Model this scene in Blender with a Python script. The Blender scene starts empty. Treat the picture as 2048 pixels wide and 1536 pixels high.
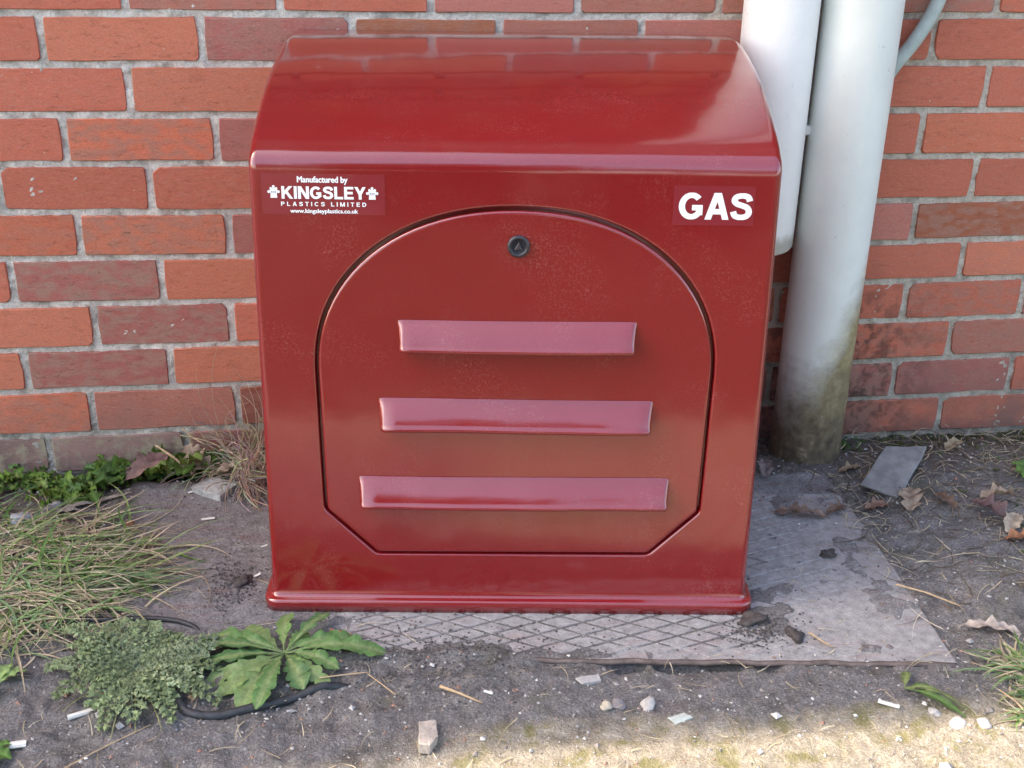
import bpy, bmesh, math, random
import numpy as np
from mathutils import Vector, Matrix

random.seed(7)
rng = np.random.default_rng(11)
PI = math.pi
S = bpy.context.scene
C = S.collection

# ------------------------------------------------------------------ camera
cd = bpy.data.cameras.new('camera')
cd.sensor_width = 36.0
cd.lens = 42.19
cd.clip_start = 0.05
cd.clip_end = 500
cam = bpy.data.objects.new('camera', cd)
C.objects.link(cam)
cam.matrix_world = Matrix((
    (0.9926932, 0.0354117, -0.1153526, 0.44720),
    (-0.1196089, 0.4150159, -0.9019177, -1.87330),
    (0.0159347, 0.9091248, 0.4162190, 0.97471),
    (0, 0, 0, 1)))
S.camera = cam

# ------------------------------------------------------------------ sky and sun
SUN_EL, SUN_AZ = math.radians(46), math.radians(170)     # azimuth: from +x towards +y (behind the wall)
w = bpy.data.worlds.new('World')
S.world = w
w.use_nodes = True
wn = w.node_tree
bg = wn.nodes['Background']
sky = wn.nodes.new('ShaderNodeTexSky')
sky.sky_type = 'NISHITA'
sky.sun_disc = False
sky.sun_elevation = SUN_EL
sky.sun_rotation = PI / 2 - SUN_AZ
sky.air_density = 1.0
sky.dust_density = 3.0
sky.ozone_density = 1.0
wn.links.new(sky.outputs[0], bg.inputs[0])
bg.inputs[1].default_value = 0.15
sd = bpy.data.lights.new('sun', 'SUN')
sd.energy = 2.0
sd.angle = math.radians(0.6)
sd.color = (1.0, 0.93, 0.82)
sun = bpy.data.objects.new('sun', sd)
C.objects.link(sun)
sv = Vector((math.cos(SUN_EL) * math.cos(SUN_AZ), math.cos(SUN_EL) * math.sin(SUN_AZ), math.sin(SUN_EL)))
sun.rotation_euler = sv.to_track_quat('Z', 'Y').to_euler()
sun.location = sv * 30
vs = S.view_settings
vs.view_transform = 'Standard'
vs.look = 'None'
vs.gamma = 1.0
vs.use_curve_mapping = False
vs.exposure = 2.33
vs.use_white_balance = True
vs.white_balance_temperature = 7300
vs.white_balance_tint = 12

# ------------------------------------------------------------------ helpers
def tag(o, label=None, cat=None, group=None, kind=None):
    if label: o['label'] = label
    if cat: o['category'] = cat
    if group: o['group'] = group
    if kind: o['kind'] = kind
    return o

def empty(name, loc=(0, 0, 0), rz=0.0):
    o = bpy.data.objects.new(name, None)
    o.empty_display_size = 0.05
    C.objects.link(o)
    o.location = loc
    o.rotation_euler = (0, 0, rz)
    return o

def link(name, me, mat=None, parent=None, smooth=False):
    o = bpy.data.objects.new(name, me)
    C.objects.link(o)
    if mat is not None and not me.materials:
        for m in (mat if isinstance(mat, (list, tuple)) else [mat]):
            me.materials.append(m)
    if smooth:
        me.polygons.foreach_set('use_smooth', [True] * len(me.polygons))
    if parent is not None:
        o.parent = parent
    return o

def mesh(name, vs_, fs_, cols=None):
    me = bpy.data.meshes.new(name)
    me.from_pydata([tuple(v) for v in vs_], [], [tuple(f) for f in fs_])
    if cols is not None:
        a = me.color_attributes.new('Col', 'FLOAT_COLOR', 'POINT')
        arr = np.ones((len(vs_), 4), dtype=np.float32)
        arr[:, :3] = np.array(cols)[:, :3]
        a.data.foreach_set('color', arr.ravel())
    me.update()
    return me

def fixn(me):
    bm = bmesh.new(); bm.from_mesh(me)
    bmesh.ops.recalc_face_normals(bm, faces=bm.faces)
    bm.to_mesh(me); bm.free(); me.update()
    return me

class MB:
    def __init__(s): s.v = []; s.f = []; s.c = []
    def add(s, vs_, fs_, col=(1, 1, 1)):
        n = len(s.v); s.v += [tuple(x) for x in vs_]; s.f += [tuple(i + n for i in f) for f in fs_]
        s.c += [col] * len(vs_) if not isinstance(col, list) else col
    def mesh(s, name): return mesh(name, s.v, s.f, s.c)

# value noise, numpy, tile-free
_perm = rng.random((257, 257))
def vnoise(x, y, scale, ox=0.0, oy=0.0):
    x = np.asarray(x) * scale + 40.3 + ox; y = np.asarray(y) * scale + 71.7 + oy
    xi = np.floor(x).astype(int); yi = np.floor(y).astype(int)
    fx = x - xi; fy = y - yi
    fx = fx * fx * (3 - 2 * fx); fy = fy * fy * (3 - 2 * fy)
    a = _perm[xi % 256, yi % 256]; b = _perm[(xi + 1) % 256, yi % 256]
    c = _perm[xi % 256, (yi + 1) % 256]; d = _perm[(xi + 1) % 256, (yi + 1) % 256]
    return (a * (1 - fx) + b * fx) * (1 - fy) + (c * (1 - fx) + d * fx) * fy
def fbm(x, y, scale, n=4, ox=0.0):
    r = 0; a = 1; t = 0
    for i in range(n):
        r = r + a * vnoise(x, y, scale * 2 ** i, ox + 17.1 * i, ox * 0.7 + 5.3 * i); t += a; a *= 0.5
    return r / t
def sstep(a, b, x):
    t = np.clip((np.asarray(x, dtype=float) - a) / (b - a), 0, 1)
    return t * t * (3 - 2 * t)

# ------------------------------------------------------------------ material helpers
def newmat(name):
    m = bpy.data.materials.new(name); m.use_nodes = True
    nt = m.node_tree; p = nt.nodes['Principled BSDF']
    return m, nt, p
def N(nt, t, **kw):
    n = nt.nodes.new(t)
    for k, v in kw.items():
        if k.startswith('i_'):
            key = k[2:].replace('_', ' ')
            n.inputs[key].default_value = v
        else: setattr(n, k, v)
    return n
def ramp(nt, src, stops):
    r = nt.nodes.new('ShaderNodeValToRGB')
    el = r.color_ramp.elements
    while len(el) < len(stops): el.new(0.5)
    for e, (p, c) in zip(el, stops):
        e.position = p
        e.color = (c, c, c, 1) if isinstance(c, (int, float)) else (*c, 1)
    nt.links.new(src, r.inputs[0])
    return r.outputs[0]
def noise(nt, vec, scale, detail=4, rough=0.55, dist=0.0):
    n = N(nt, 'ShaderNodeTexNoise'); n.inputs['Scale'].default_value = scale
    n.inputs['Detail'].default_value = detail; n.inputs['Roughness'].default_value = rough
    n.inputs['Distortion'].default_value = dist
    if vec is not None: nt.links.new(vec, n.inputs['Vector'])
    return n.outputs['Fac']
def mix(nt, fac, a, b, blend='MIX'):
    n = nt.nodes.new('ShaderNodeMix'); n.data_type = 'RGBA'; n.blend_type = blend
    for sock, val in ((n.inputs[0], fac), (n.inputs[6], a), (n.inputs[7], b)):
        if isinstance(val, bpy.types.NodeSocket): nt.links.new(val, sock)
        elif isinstance(val, (int, float)): sock.default_value = val
        else: sock.default_value = (*val, 1)
    return n.outputs[2]
def mth(nt, op, a, b=None):
    n = nt.nodes.new('ShaderNodeMath'); n.operation = op
    for i, val in enumerate((a, b)):
        if val is None: continue
        if isinstance(val, bpy.types.NodeSocket): nt.links.new(val, n.inputs[i])
        else: n.inputs[i].default_value = val
    return n.outputs[0]
def bump(nt, p, h, strength, dist):
    b = nt.nodes.new('ShaderNodeBump'); b.inputs['Strength'].default_value = strength
    b.inputs['Distance'].default_value = dist
    nt.links.new(h, b.inputs['Height']); nt.links.new(b.outputs[0], p.inputs['Normal'])
    return b
def coords(nt, which='Object'):
    return nt.nodes.new('ShaderNodeTexCoord').outputs[which]
def geo_pos(nt):
    g = nt.nodes.new('ShaderNodeNewGeometry')
    s = nt.nodes.new('ShaderNodeSeparateXYZ'); nt.links.new(g.outputs['Position'], s.inputs[0])
    return g.outputs['Position'], s.outputs

# brick: colour and burn marks come from the object's own colour
def mat_brick(name, use_obj=True):
    m, nt, p = newmat(name)
    co = coords(nt)
    oi = N(nt, 'ShaderNodeObjectInfo')
    mp = N(nt, 'ShaderNodeVectorMath', operation='ADD')
    mul = N(nt, 'ShaderNodeMath', operation='MULTIPLY'); mul.inputs[1].default_value = 37.0
    nt.links.new(oi.outputs['Random'], mul.inputs[0])
    nt.links.new(co, mp.inputs[0]); nt.links.new(mul.outputs[0], mp.inputs[1])
    v = mp.outputs[0]
    if not use_obj:
        v = geo_pos(nt)[0]
    base = oi.outputs['Color'] if use_obj else None
    if base is None:
        base = ramp(nt, noise(nt, v, 6, 1), [(0.3, (.36, .085, .045)), (0.5, (.30, .07, .05)), (0.7, (.44, .13, .055))])
    st = N(nt, 'ShaderNodeMapping'); st.inputs['Scale'].default_value = (1.0, 1.0, 0.55)
    nt.links.new(v, st.inputs[0])
    # broad kiln clouds
    cloud = noise(nt, st.outputs[0], 9, 3, 0.42)
    al = oi.outputs['Alpha'] if use_obj else 0.25
    burn = mth(nt, 'MULTIPLY', ramp(nt, cloud, [(0.40, 0.0), (0.60, 1.0)]), al)
    c1 = mix(nt, burn, base, (0.38, 0.215, 0.165))
    # soft mottling
    mot = ramp(nt, noise(nt, v, 60, 5, 0.65), [(0.3, (.80, .80, .80)), (0.7, (1.17, 1.14, 1.12))])
    c2 = mix(nt, 1.0, c1, mot, 'MULTIPLY')
    # drag streaks
    st2 = N(nt, 'ShaderNodeMapping'); st2.inputs['Scale'].default_value = (18.0, 18.0, 160.0)
    nt.links.new(v, st2.inputs[0])
    stx = ramp(nt, noise(nt, st2.outputs[0], 1.4, 3), [(0.4, (.92, .92, .92)), (0.6, (1.06, 1.06, 1.06))])
    c3 = mix(nt, 0.7, c2, stx, 'MULTIPLY')
    # pits and pale specks
    vo = N(nt, 'ShaderNodeTexVoronoi'); vo.inputs['Scale'].default_value = 130
    nt.links.new(v, vo.inputs['Vector'])
    pit = mth(nt, 'MULTIPLY', ramp(nt, vo.outputs['Distance'], [(0.10, 1.0), (0.22, 0.0)]),
              ramp(nt, noise(nt, v, 25, 2), [(0.55, 0.0), (0.62, 1.0)]))
    eff = mth(nt, 'MULTIPLY', ramp(nt, noise(nt, v, 19, 6, 0.72, 0.6), [(0.54, 0.0), (0.70, 0.42)]), ramp(nt, noise(nt, v, 150, 3), [(0.4, 0.3), (0.6, 1.0)]))
    c3 = mix(nt, eff, c3, (0.62, 0.42, 0.36))
    crk = ramp(nt, mth(nt, 'ABSOLUTE', mth(nt, 'SUBTRACT', noise(nt, v, 21, 3, 0.6, 0.8), 0.5)), [(0.0, 1.0), (0.010, 0.0)])
    crk = mth(nt, 'MULTIPLY', crk, ramp(nt, noise(nt, v, 9, 2), [(0.56, 0.0), (0.62, 0.7)]))
    c3 = mix(nt, crk, c3, (0.13, 0.06, 0.05))
    c4 = mix(nt, pit, c3, (0.10, 0.05, 0.04))
    sp = mth(nt, 'MULTIPLY', ramp(nt, noise(nt, v, 420, 2), [(0.70, 0.0), (0.75, 1.0)]), 0.35)
    c5 = mix(nt, sp, c4, (0.62, 0.50, 0.44))
    # soil splash and algae low on the wall
    pos, xyz = geo_pos(nt)
    low = mth(nt, 'MULTIPLY', ramp(nt, xyz[2], [(0.0, 1.0), (0.14, 0.0)]), ramp(nt, noise(nt, pos, 14, 4), [(0.35, 0.1), (0.62, 1.0)]))
    c6 = mix(nt, mth(nt, 'MULTIPLY', low, 0.75), c5, (0.165, 0.12, 0.105))
    lime = mth(nt, 'MULTIPLY', ramp(nt, xyz[2], [(0.035, 1.0), (0.055, 0.0)]), ramp(nt, noise(nt, pos, 26, 5, 0.65), [(0.48, 0.0), (0.60, 0.75)]))
    lime = mth(nt, 'MULTIPLY', lime, ramp(nt, xyz[0], [(0.3, 1.0), (0.5, 0.0)]))
    c6 = mix(nt, lime, c6, mix(nt, noise(nt, pos, 60, 3), (0.30, 0.27, 0.24), (0.40, 0.38, 0.20)))
    # damp black mould by the drain pipe
    dx = mth(nt, 'ABSOLUTE', mth(nt, 'SUBTRACT', xyz[0], 1.25))
    dz = mth(nt, 'ABSOLUTE', mth(nt, 'SUBTRACT', xyz[2], 0.10))
    near = mth(nt, 'MULTIPLY', ramp(nt, dx, [(0.05, 1.0), (0.24, 0.0)]), ramp(nt, dz, [(0.08, 1.0), (0.22, 0.0)]))
    mould = mth(nt, 'MULTIPLY', near, ramp(nt, noise(nt, pos, 38, 5, 0.7), [(0.46, 0.0), (0.60, 0.85)]))
    c7 = mix(nt, mould, c6, (0.045, 0.035, 0.03))
    nt.links.new(c7, p.inputs['Base Color'])
    p.inputs['Roughness'].default_value = 0.82
    p.inputs['Specular IOR Level'].default_value = 0.3
    h = mth(nt, 'ADD', mth(nt, 'MULTIPLY', noise(nt, v, 260, 4, 0.7), 0.6), mth(nt, 'MULTIPLY', noise(nt, v, 45, 3), 0.8))
    h2 = mth(nt, 'SUBTRACT', h, pit)
    bump(nt, p, mth(nt, 'SUBTRACT', h2, crk), 0.75, 0.0014)
    return m

def mat_mortar():
    m, nt, p = newmat('mortar')
    pos, xyz = geo_pos(nt)
    a = noise(nt, pos, 260, 5, 0.75)
    left = ramp(nt, a, [(0.26, (.42, .385, .33)), (0.44, (.76, .71, .62)), (0.60, (.92, .88, .80))])
    right = ramp(nt, a, [(0.32, (.52, .46, .37)), (0.50, (.70, .63, .52)), (0.64, (.80, .74, .63))])
    side = ramp(nt, xyz[0], [(0.95, 0.0), (1.0, 1.0)])
    c = mix(nt, side, left, right)
    vo = N(nt, 'ShaderNodeTexVoronoi'); vo.inputs['Scale'].default_value = 330
    nt.links.new(pos, vo.inputs['Vector'])
    sp = mth(nt, 'MULTIPLY', ramp(nt, vo.outputs['Distance'], [(0.14, 1.0), (0.26, 0.0)]),
             ramp(nt, noise(nt, pos, 150, 1), [(0.46, 0.0), (0.56, 1.0)]))
    c = mix(nt, mth(nt, 'MULTIPLY', sp, 0.9), c, (0.88, 0.87, 0.84))
    dk = mth(nt, 'MULTIPLY', ramp(nt, noise(nt, pos, 34, 4, 0.6), [(0.5, 0.0), (0.68, 1.0)]), 0.55)
    c = mix(nt, dk, c, (0.13, 0.125, 0.09))
    low = mth(nt, 'MULTIPLY', ramp(nt, xyz[2], [(0.02, 1.0), (0.2, 0.0)]), ramp(nt, noise(nt, pos, 20, 3), [(0.35, 0.2), (0.6, 1.0)]))
    c = mix(nt, mth(nt, 'MULTIPLY', low, 0.6), c, (0.13, 0.125, 0.105))
    nt.links.new(c, p.inputs['Base Color'])
    p.inputs['Roughness'].default_value = 0.9
    bump(nt, p, noise(nt, pos, 330, 5, 0.8), 1.0, 0.005)
    return m

def mat_ground():
    m, nt, p = newmat('soil')
    pos, xyz = geo_pos(nt)
    n1 = noise(nt, pos, 7, 6, 0.62)
    n2 = noise(nt, pos, 45, 6, 0.7)
    n3 = noise(nt, pos, 300, 4, 0.75)
    soil = ramp(nt, n2, [(0.30, (.115, .107, .103)), (0.50, (.20, .190, .185)), (0.70, (.30, .288, .281))])
    c = mix(nt, ramp(nt, n1, [(0.38, 0.0), (0.62, 0.75)]), soil, (0.225, 0.214, 0.214))
    loam = mth(nt, 'MULTIPLY', ramp(nt, noise(nt, pos, 16, 5, 0.7, 0.4), [(0.50, 0.0), (0.64, 0.8)]), ramp(nt, n2, [(0.3, 1.0), (0.65, 0.35)]))
    c = mix(nt, loam, c, (0.095, 0.082, 0.074))
    pl = ramp(nt, noise(nt, pos, 24, 4, 0.6, 0.3), [(0.56, 0.0), (0.66, 0.6)])
    c = mix(nt, pl, c, (0.26, 0.245, 0.25))
    grit = ramp(nt, n3, [(0.30, (.45, .44, .43)), (0.5, (1.0, 1.0, 1.0)), (0.68, (1.7, 1.68, 1.66))])
    c = mix(nt, 0.85, c, grit, 'MULTIPLY')
    # damp, mossy earth against the wall and on the left
    wet = mth(nt, 'MULTIPLY', ramp(nt, xyz[1], [(0.0, 0.0), (1.0, 0.0)]), 1.0)
    yy = mth(nt, 'ADD', xyz[1], mth(nt, 'MULTIPLY', noise(nt, pos, 9, 4), 0.18))
    earth = ramp(nt, mth(nt, 'ADD', yy, 0.5), [(0.30, 0.0), (0.50, 0.85)])
    c = mix(nt, earth, c, mix(nt, n2, (0.055, 0.045, 0.036), (0.175, 0.148, 0.118)))
    moss = mth(nt, 'MULTIPLY', ramp(nt, noise(nt, pos, 13, 5, 0.7), [(0.54, 0.0), (0.64, 0.8)]),
               ramp(nt, n3, [(0.4, 0.2), (0.6, 1.0)]))
    c = mix(nt, mth(nt, 'MULTIPLY', moss, 0.5), c, (0.10, 0.115, 0.035))
    # pale weathered concrete path in front
    ye = mth(nt, 'ADD', xyz[1], mth(nt, 'MULTIPLY', mth(nt, 'SUBTRACT', noise(nt, pos, 6, 5), 0.5), 0.10))
    path = ramp(nt, mth(nt, 'ADD', ye, 1.0), [(0.235, 1.0), (0.262, 0.0)])
    right = ramp(nt, mth(nt, 'ADD', xyz[0], mth(nt, 'MULTIPLY', xyz[1], 0.0)), [(0.42, 0.0), (0.55, 1.0)])
    far = ramp(nt, mth(nt, 'ADD', xyz[1], 1.6), [(0.30, 1.0), (0.55, 0.0)])
    path = mth(nt, 'MAXIMUM', mth(nt, 'MULTIPLY', path, right), far)
    pc = ramp(nt, n2, [(0.3, (.25, .215, .16)), (0.5, (.37, .33, .265)), (0.7, (.47, .43, .36))])
    pc = mix(nt, 0.6, pc, grit, 'MULTIPLY')
    pm = mth(nt, 'MULTIPLY', ramp(nt, noise(nt, pos, 22, 5, 0.65), [(0.50, 0.0), (0.62, 0.8)]), 0.9)
    pc = mix(nt, pm, pc, (0.20, 0.19, 0.06))
    c = mix(nt, path, c, pc)
    lawn = ramp(nt, mth(nt, 'ADD', ye, 2.0), [(0.50, 1.0), (0.56, 0.0)])
    lc = ramp(nt, noise(nt, pos, 3.5, 6, 0.7), [(0.3, (.025, .030, .016)), (0.5, (.050, .050, .030)), (0.7, (.085, .075, .05))])
    c = mix(nt, lawn, c, lc)
    # trodden dust over the steel plate
    at = N(nt, 'ShaderNodeVertexColor'); at.layer_name = 'Dust'
    sepd = N(nt, 'ShaderNodeSeparateColor'); nt.links.new(at.outputs[0], sepd.inputs[0])
    dc = ramp(nt, n2, [(0.28, (.18, .17, .17)), (0.5, (.275, .262, .262)), (0.72, (.37, .352, .352))])
    stv = N(nt, 'ShaderNodeMapping'); stv.inputs['Scale'].default_value = (10, 60, 1); stv.inputs['Rotation'].default_value = (0, 0, -.3)
    nt.links.new(pos, stv.inputs[0])
    skk = mth(nt, 'MULTIPLY', ramp(nt, noise(nt, stv.outputs[0], 1.0, 4), [(0.54, 0.0), (0.66, 1.0)]), 0.5)
    dc = mix(nt, skk, dc, (0.26, 0.165, 0.15))
    dc = mix(nt, 0.7, dc, grit, 'MULTIPLY')
    dmask = mth(nt, 'MULTIPLY', sepd.outputs[0], ramp(nt, noise(nt, pos, 11, 5, 0.65), [(0.40, 1.0), (0.72, 0.6)]))
    c = mix(nt, dmask, c, dc)
    # pale chips
    for sc, lo, col in ((95, 0.62, (.36, .35, .34)), (190, 0.58, (.44, .43, .42))):
        vo = N(nt, 'ShaderNodeTexVoronoi'); vo.inputs['Scale'].default_value = sc
        nt.links.new(pos, vo.inputs['Vector'])
        sep = N(nt, 'ShaderNodeSeparateColor'); nt.links.new(vo.outputs['Color'], sep.inputs[0])
        sp = mth(nt, 'MULTIPLY', ramp(nt, vo.outputs['Distance'], [(0.16, 1.0), (0.24, 0.0)]),
                 ramp(nt, sep.outputs[0], [(0.80, 0.0), (0.84, 1.0)]))
        c = mix(nt, sp, c, col)
    nt.links.new(c, p.inputs['Base Color'])
    p.inputs['Roughness'].default_value = 0.92
    p.inputs['Specular IOR Level'].default_value = 0.25
    h = mth(nt, 'ADD', n3, mth(nt, 'MULTIPLY', n2, 1.6))
    bump(nt, p, h, 1.0, 0.006)
    return m

def mat_plate():
    m, nt, p = newmat('worn_cover_steel')
    pos, xyz = geo_pos(nt)
    n1 = noise(nt, pos, 10, 6, 0.65); n2 = noise(nt, pos, 70, 6, 0.7); n3 = noise(nt, pos, 420, 3, 0.7)
    c = ramp(nt, n2, [(0.3, (.18, .172, .170)), (0.5, (.285, .275, .272)), (0.7, (.37, .36, .356))])
    rust = mth(nt, 'MULTIPLY', ramp(nt, n1, [(0.52, 0.0), (0.70, 0.4)]), ramp(nt, n2, [(0.4, 0.2), (0.6, 1.0)]))
    c = mix(nt, rust, c, (0.24, 0.15, 0.12))
    st = N(nt, 'ShaderNodeMapping'); st.inputs['Scale'].default_value = (12, 70, 1); st.inputs['Rotation'].default_value = (0, 0, -.25)
    nt.links.new(pos, st.inputs[0])
    sk = mth(nt, 'MULTIPLY', ramp(nt, noise(nt, st.outputs[0], 1.0, 4), [(0.56, 0.0), (0.66, 1.0)]), 0.3)
    c = mix(nt, sk, c, (0.27, 0.17, 0.15))
    g = ramp(nt, n3, [(0.3, (.6, .6, .6)), (0.5, (1, 1, 1)), (0.7, (1.4, 1.4, 1.4))])
    c = mix(nt, 0.6, c, g, 'MULTIPLY')
    nt.links.new(c, p.inputs['Base Color'])
    p.inputs['Roughness'].default_value = 0.72
    bump(nt, p, mth(nt, 'ADD', n2, n3), 0.5, 0.0012)
    return m

def mat_simple(name, col, rough=0.6, var=0.25, scale=60, bumpd=0.0, spec=0.4, sub=0.0, space='Object'):
    m, nt, p = newmat(name)
    v = coords(nt) if space == 'Object' else geo_pos(nt)[0]
    n = noise(nt, v, scale, 5, 0.65)
    lo = tuple(c * (1 - var) for c in col); hi = tuple(min(1, c * (1 + var)) for c in col)
    c = ramp(nt, n, [(0.3, lo), (0.7, hi)])
    nt.links.new(c, p.inputs['Base Color'])
    p.inputs['Roughness'].default_value = rough
    p.inputs['Specular IOR Level'].default_value = spec
    if bumpd: bump(nt, p, noise(nt, v, scale * 2.5, 4, 0.7), 0.7, bumpd)
    return m

def mat_leaf(name, rough=0.5, trans=0.35, scale=160, var=0.22):
    """colour from the Col attribute, mottled, a little translucent"""
    m, nt, p = newmat(name)
    at = N(nt, 'ShaderNodeVertexColor'); at.layer_name = 'Col'
    v = geo_pos(nt)[0]
    mot = ramp(nt, noise(nt, v, scale, 4, 0.6), [(0.3, (1 - var,) * 3), (0.7, (1 + var,) * 3)])
    c = mix(nt, 1.0, at.outputs[0], mot, 'MULTIPLY')
    nt.links.new(c, p.inputs['Base Color'])
    p.inputs['Roughness'].default_value = rough
    p.inputs['Specular IOR Level'].default_value = 0.35
    bump(nt, p, noise(nt, v, scale * 1.5, 3), 0.4, 0.001)
    if trans:
        tr = N(nt, 'ShaderNodeBsdfTranslucent'); nt.links.new(c, tr.inputs[0])
        ms = N(nt, 'ShaderNodeMixShader'); ms.inputs[0].default_value = trans
        nt.links.new(p.outputs[0], ms.inputs[1]); nt.links.new(tr.outputs[0], ms.inputs[2])
        nt.links.new(ms.outputs[0], nt.nodes['Material Output'].inputs[0])
    return m

def mat_grp():
    m, nt, p = newmat('gloss_red_plastic')
    v = coords(nt)
    base = ramp(nt, noise(nt, v, 500, 3, 0.8), [(0.3, (.195, .0064, .0085)), (0.7, (.245, .0105, .0120))])
    # fine dust marks
    d = mth(nt, 'MULTIPLY', ramp(nt, noise(nt, v, 9, 5, 0.7), [(0.5, 0.0), (0.75, 1.0)]), ramp(nt, noise(nt, v, 350, 3, 0.7), [(0.5, 0.0), (0.62, 1.0)]))
    c = mix(nt, mth(nt, 'MULTIPLY', d, 0.15), base, (0.55, 0.30, 0.26))
    nt.links.new(c, p.inputs['Base Color'])
    r = mth(nt, 'ADD', mth(nt, 'MULTIPLY', noise(nt, v, 14, 4, 0.6), 0.16), 0.12)
    r = mth(nt, 'ADD', r, mth(nt, 'MULTIPLY', d, 0.12))
    nt.links.new(r, p.inputs['Roughness'])
    p.inputs['IOR'].default_value = 1.55
    p.inputs['Coat Weight'].default_value = 1.0
    p.inputs['Coat Roughness'].default_value = 0.085
    p.inputs['Coat IOR'].default_value = 1.62
    h = mth(nt, 'ADD', mth(nt, 'MULTIPLY', noise(nt, v, 7, 2, 0.5), 1.0), mth(nt, 'MULTIPLY', noise(nt, v, 160, 2, 0.5), 0.012))
    b = bump(nt, p, h, 0.35, 0.006)
    nt.links.new(b.outputs[0], p.inputs['Coat Normal'])
    return m

def mat_pipe(name, white, stain):
    m, nt, p = newmat(name)
    pos, xyz = geo_pos(nt)
    c = mix(nt, ramp(nt, noise(nt, pos, 16, 5, 0.6), [(0.35, 0.0), (0.7, 0.55)]), white, tuple(x * .86 for x in white))
    sc = mth(nt, 'MULTIPLY', ramp(nt, noise(nt, pos, 75, 4, 0.8), [(0.66, 0.0), (0.72, 1.0)]), 0.5)
    c = mix(nt, sc, c, (0.28, 0.24, 0.2))
    if stain:
        # green-brown grime climbing from the ground, higher on the right-hand side
        side = mth(nt, 'MULTIPLY', mth(nt, 'SUBTRACT', xyz[0], 1.197), 2.6)
        hgt = mth(nt, 'SUBTRACT', xyz[2], side)
        hh = mth(nt, 'ADD', hgt, mth(nt, 'MULTIPLY', mth(nt, 'SUBTRACT', noise(nt, pos, 22, 5, 0.7), 0.5), 0.14))
        g = ramp(nt, hh, [(0.13, 1.0), (0.27, 0.0)])
        gc = ramp(nt, noise(nt, pos, 40, 5, 0.7), [(0.3, (.16, .125, .070)), (0.5, (.30, .25, .13)), (0.7, (.44, .39, .23))])
        c = mix(nt, g, c, gc)
        g2 = ramp(nt, mth(nt, 'ADD', xyz[2], mth(nt, 'MULTIPLY', noise(nt, pos, 30, 5, 0.75), 0.16)), [(0.13, 1.0), (0.28, 0.0)])
        dc = ramp(nt, noise(nt, pos, 55, 5, 0.7), [(0.32, (.060, .048, .036)), (0.58, (.16, .125, .080)), (0.75, (.36, .31, .22))])
        c = mix(nt, g2, c, dc)
    else:
        rim = ramp(nt, mth(nt, 'ADD', xyz[2], mth(nt, 'MULTIPLY', noise(nt, pos, 40, 3), 0.02)), [(0.405, 1.0), (0.418, 0.0)])
        c = mix(nt, mth(nt, 'MULTIPLY', rim, 0.7), c, (0.30, 0.27, 0.19))
    nt.links.new(c, p.inputs['Base Color'])
    p.inputs['Roughness'].default_value = 0.42
    bump(nt, p, noise(nt, pos, 140, 4, 0.7), 0.35, 0.001)
    return m

M = {}
M['brick'] = mat_brick('fired_brick')
M['brickwork'] = mat_brick('fired_brick_far', False)
M['mortar'] = mat_mortar()
M['soil'] = mat_ground()
M['plate'] = mat_plate()
M['red'] = mat_grp()
M['letter'] = mat_simple('white_print', (0.86, 0.86, 0.86), 0.5, 0.03, 80)
M['lock'] = mat_simple('black_plastic', (0.035, 0.032, 0.038), 0.32, 0.3, 200, 0.0003, 0.5)
M['lock_core'] = mat_simple('lock_core_metal', (0.045, 0.035, 0.04), 0.4, 0.3, 300, 0.0003, 0.5)
M['dark'] = mat_simple('dark_gap', (0.03, 0.012, 0.012), 0.8, 0.2)
M['pipe_white'] = mat_pipe('white_pipe_plastic', (0.88, 0.88, 0.85), False)
M['pipe_blue'] = mat_pipe('pale_blue_pipe_paint', (0.74, 0.78, 0.73), True)
M['conduit'] = mat_simple('pale_conduit_paint', (0.42, 0.49, 0.46), 0.45, 0.15, 40, 0.0005, space='Geo')
M['cable'] = mat_simple('black_cable_sheath', (0.035, 0.038, 0.042), 0.45, 0.4, 120, 0.0005, space='Geo')
M['slate'] = mat_simple('grey_slate', (0.215, 0.22, 0.22), 0.65, 0.3, 45, 0.0008)
M['concrete'] = mat_simple('rough_concrete', (0.36, 0.36, 0.34), 0.9, 0.35, 130, 0.002)
M['stone'] = mat_simple('buff_stone', (0.42, 0.37, 0.32), 0.85, 0.25, 110, 0.0012)
M['pebble'] = mat_simple('pale_pebble', (0.36, 0.35, 0.34), 0.75, 0.25, 150, 0.0008)
M['paper'] = mat_simple('white_scrap', (0.62, 0.62, 0.58), 0.7, 0.08, 90, 0.0004)
M['clod'] = mat_simple('dark_crumbly_soil', (0.070, 0.060, 0.058), 0.95, 0.5, 190, 0.003)
M['bark'] = mat_simple('grey_weathered_bark', (0.23, 0.20, 0.17), 0.85, 0.4, 120, 0.0015)
M['twig'] = mat_simple('dry_twig', (0.40, 0.29, 0.18), 0.75, 0.3, 150, 0.0006)
M['leaf'] = mat_leaf('green_leaf')
M['dryleaf'] = mat_leaf('dry_leaf', 0.7, 0.15, 120, 0.28)
M['blade'] = mat_leaf('grass_blade', 0.5, 0.3, 90, 0.2)
M['gravel'] = mat_leaf('stone_chips', 0.85, 0.0, 300, 0.25)
M['soffit'] = mat_simple('white_painted_board', (0.75, 0.75, 0.73), 0.6, 0.05, 5, space='Geo')
M['film'] = None

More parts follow.
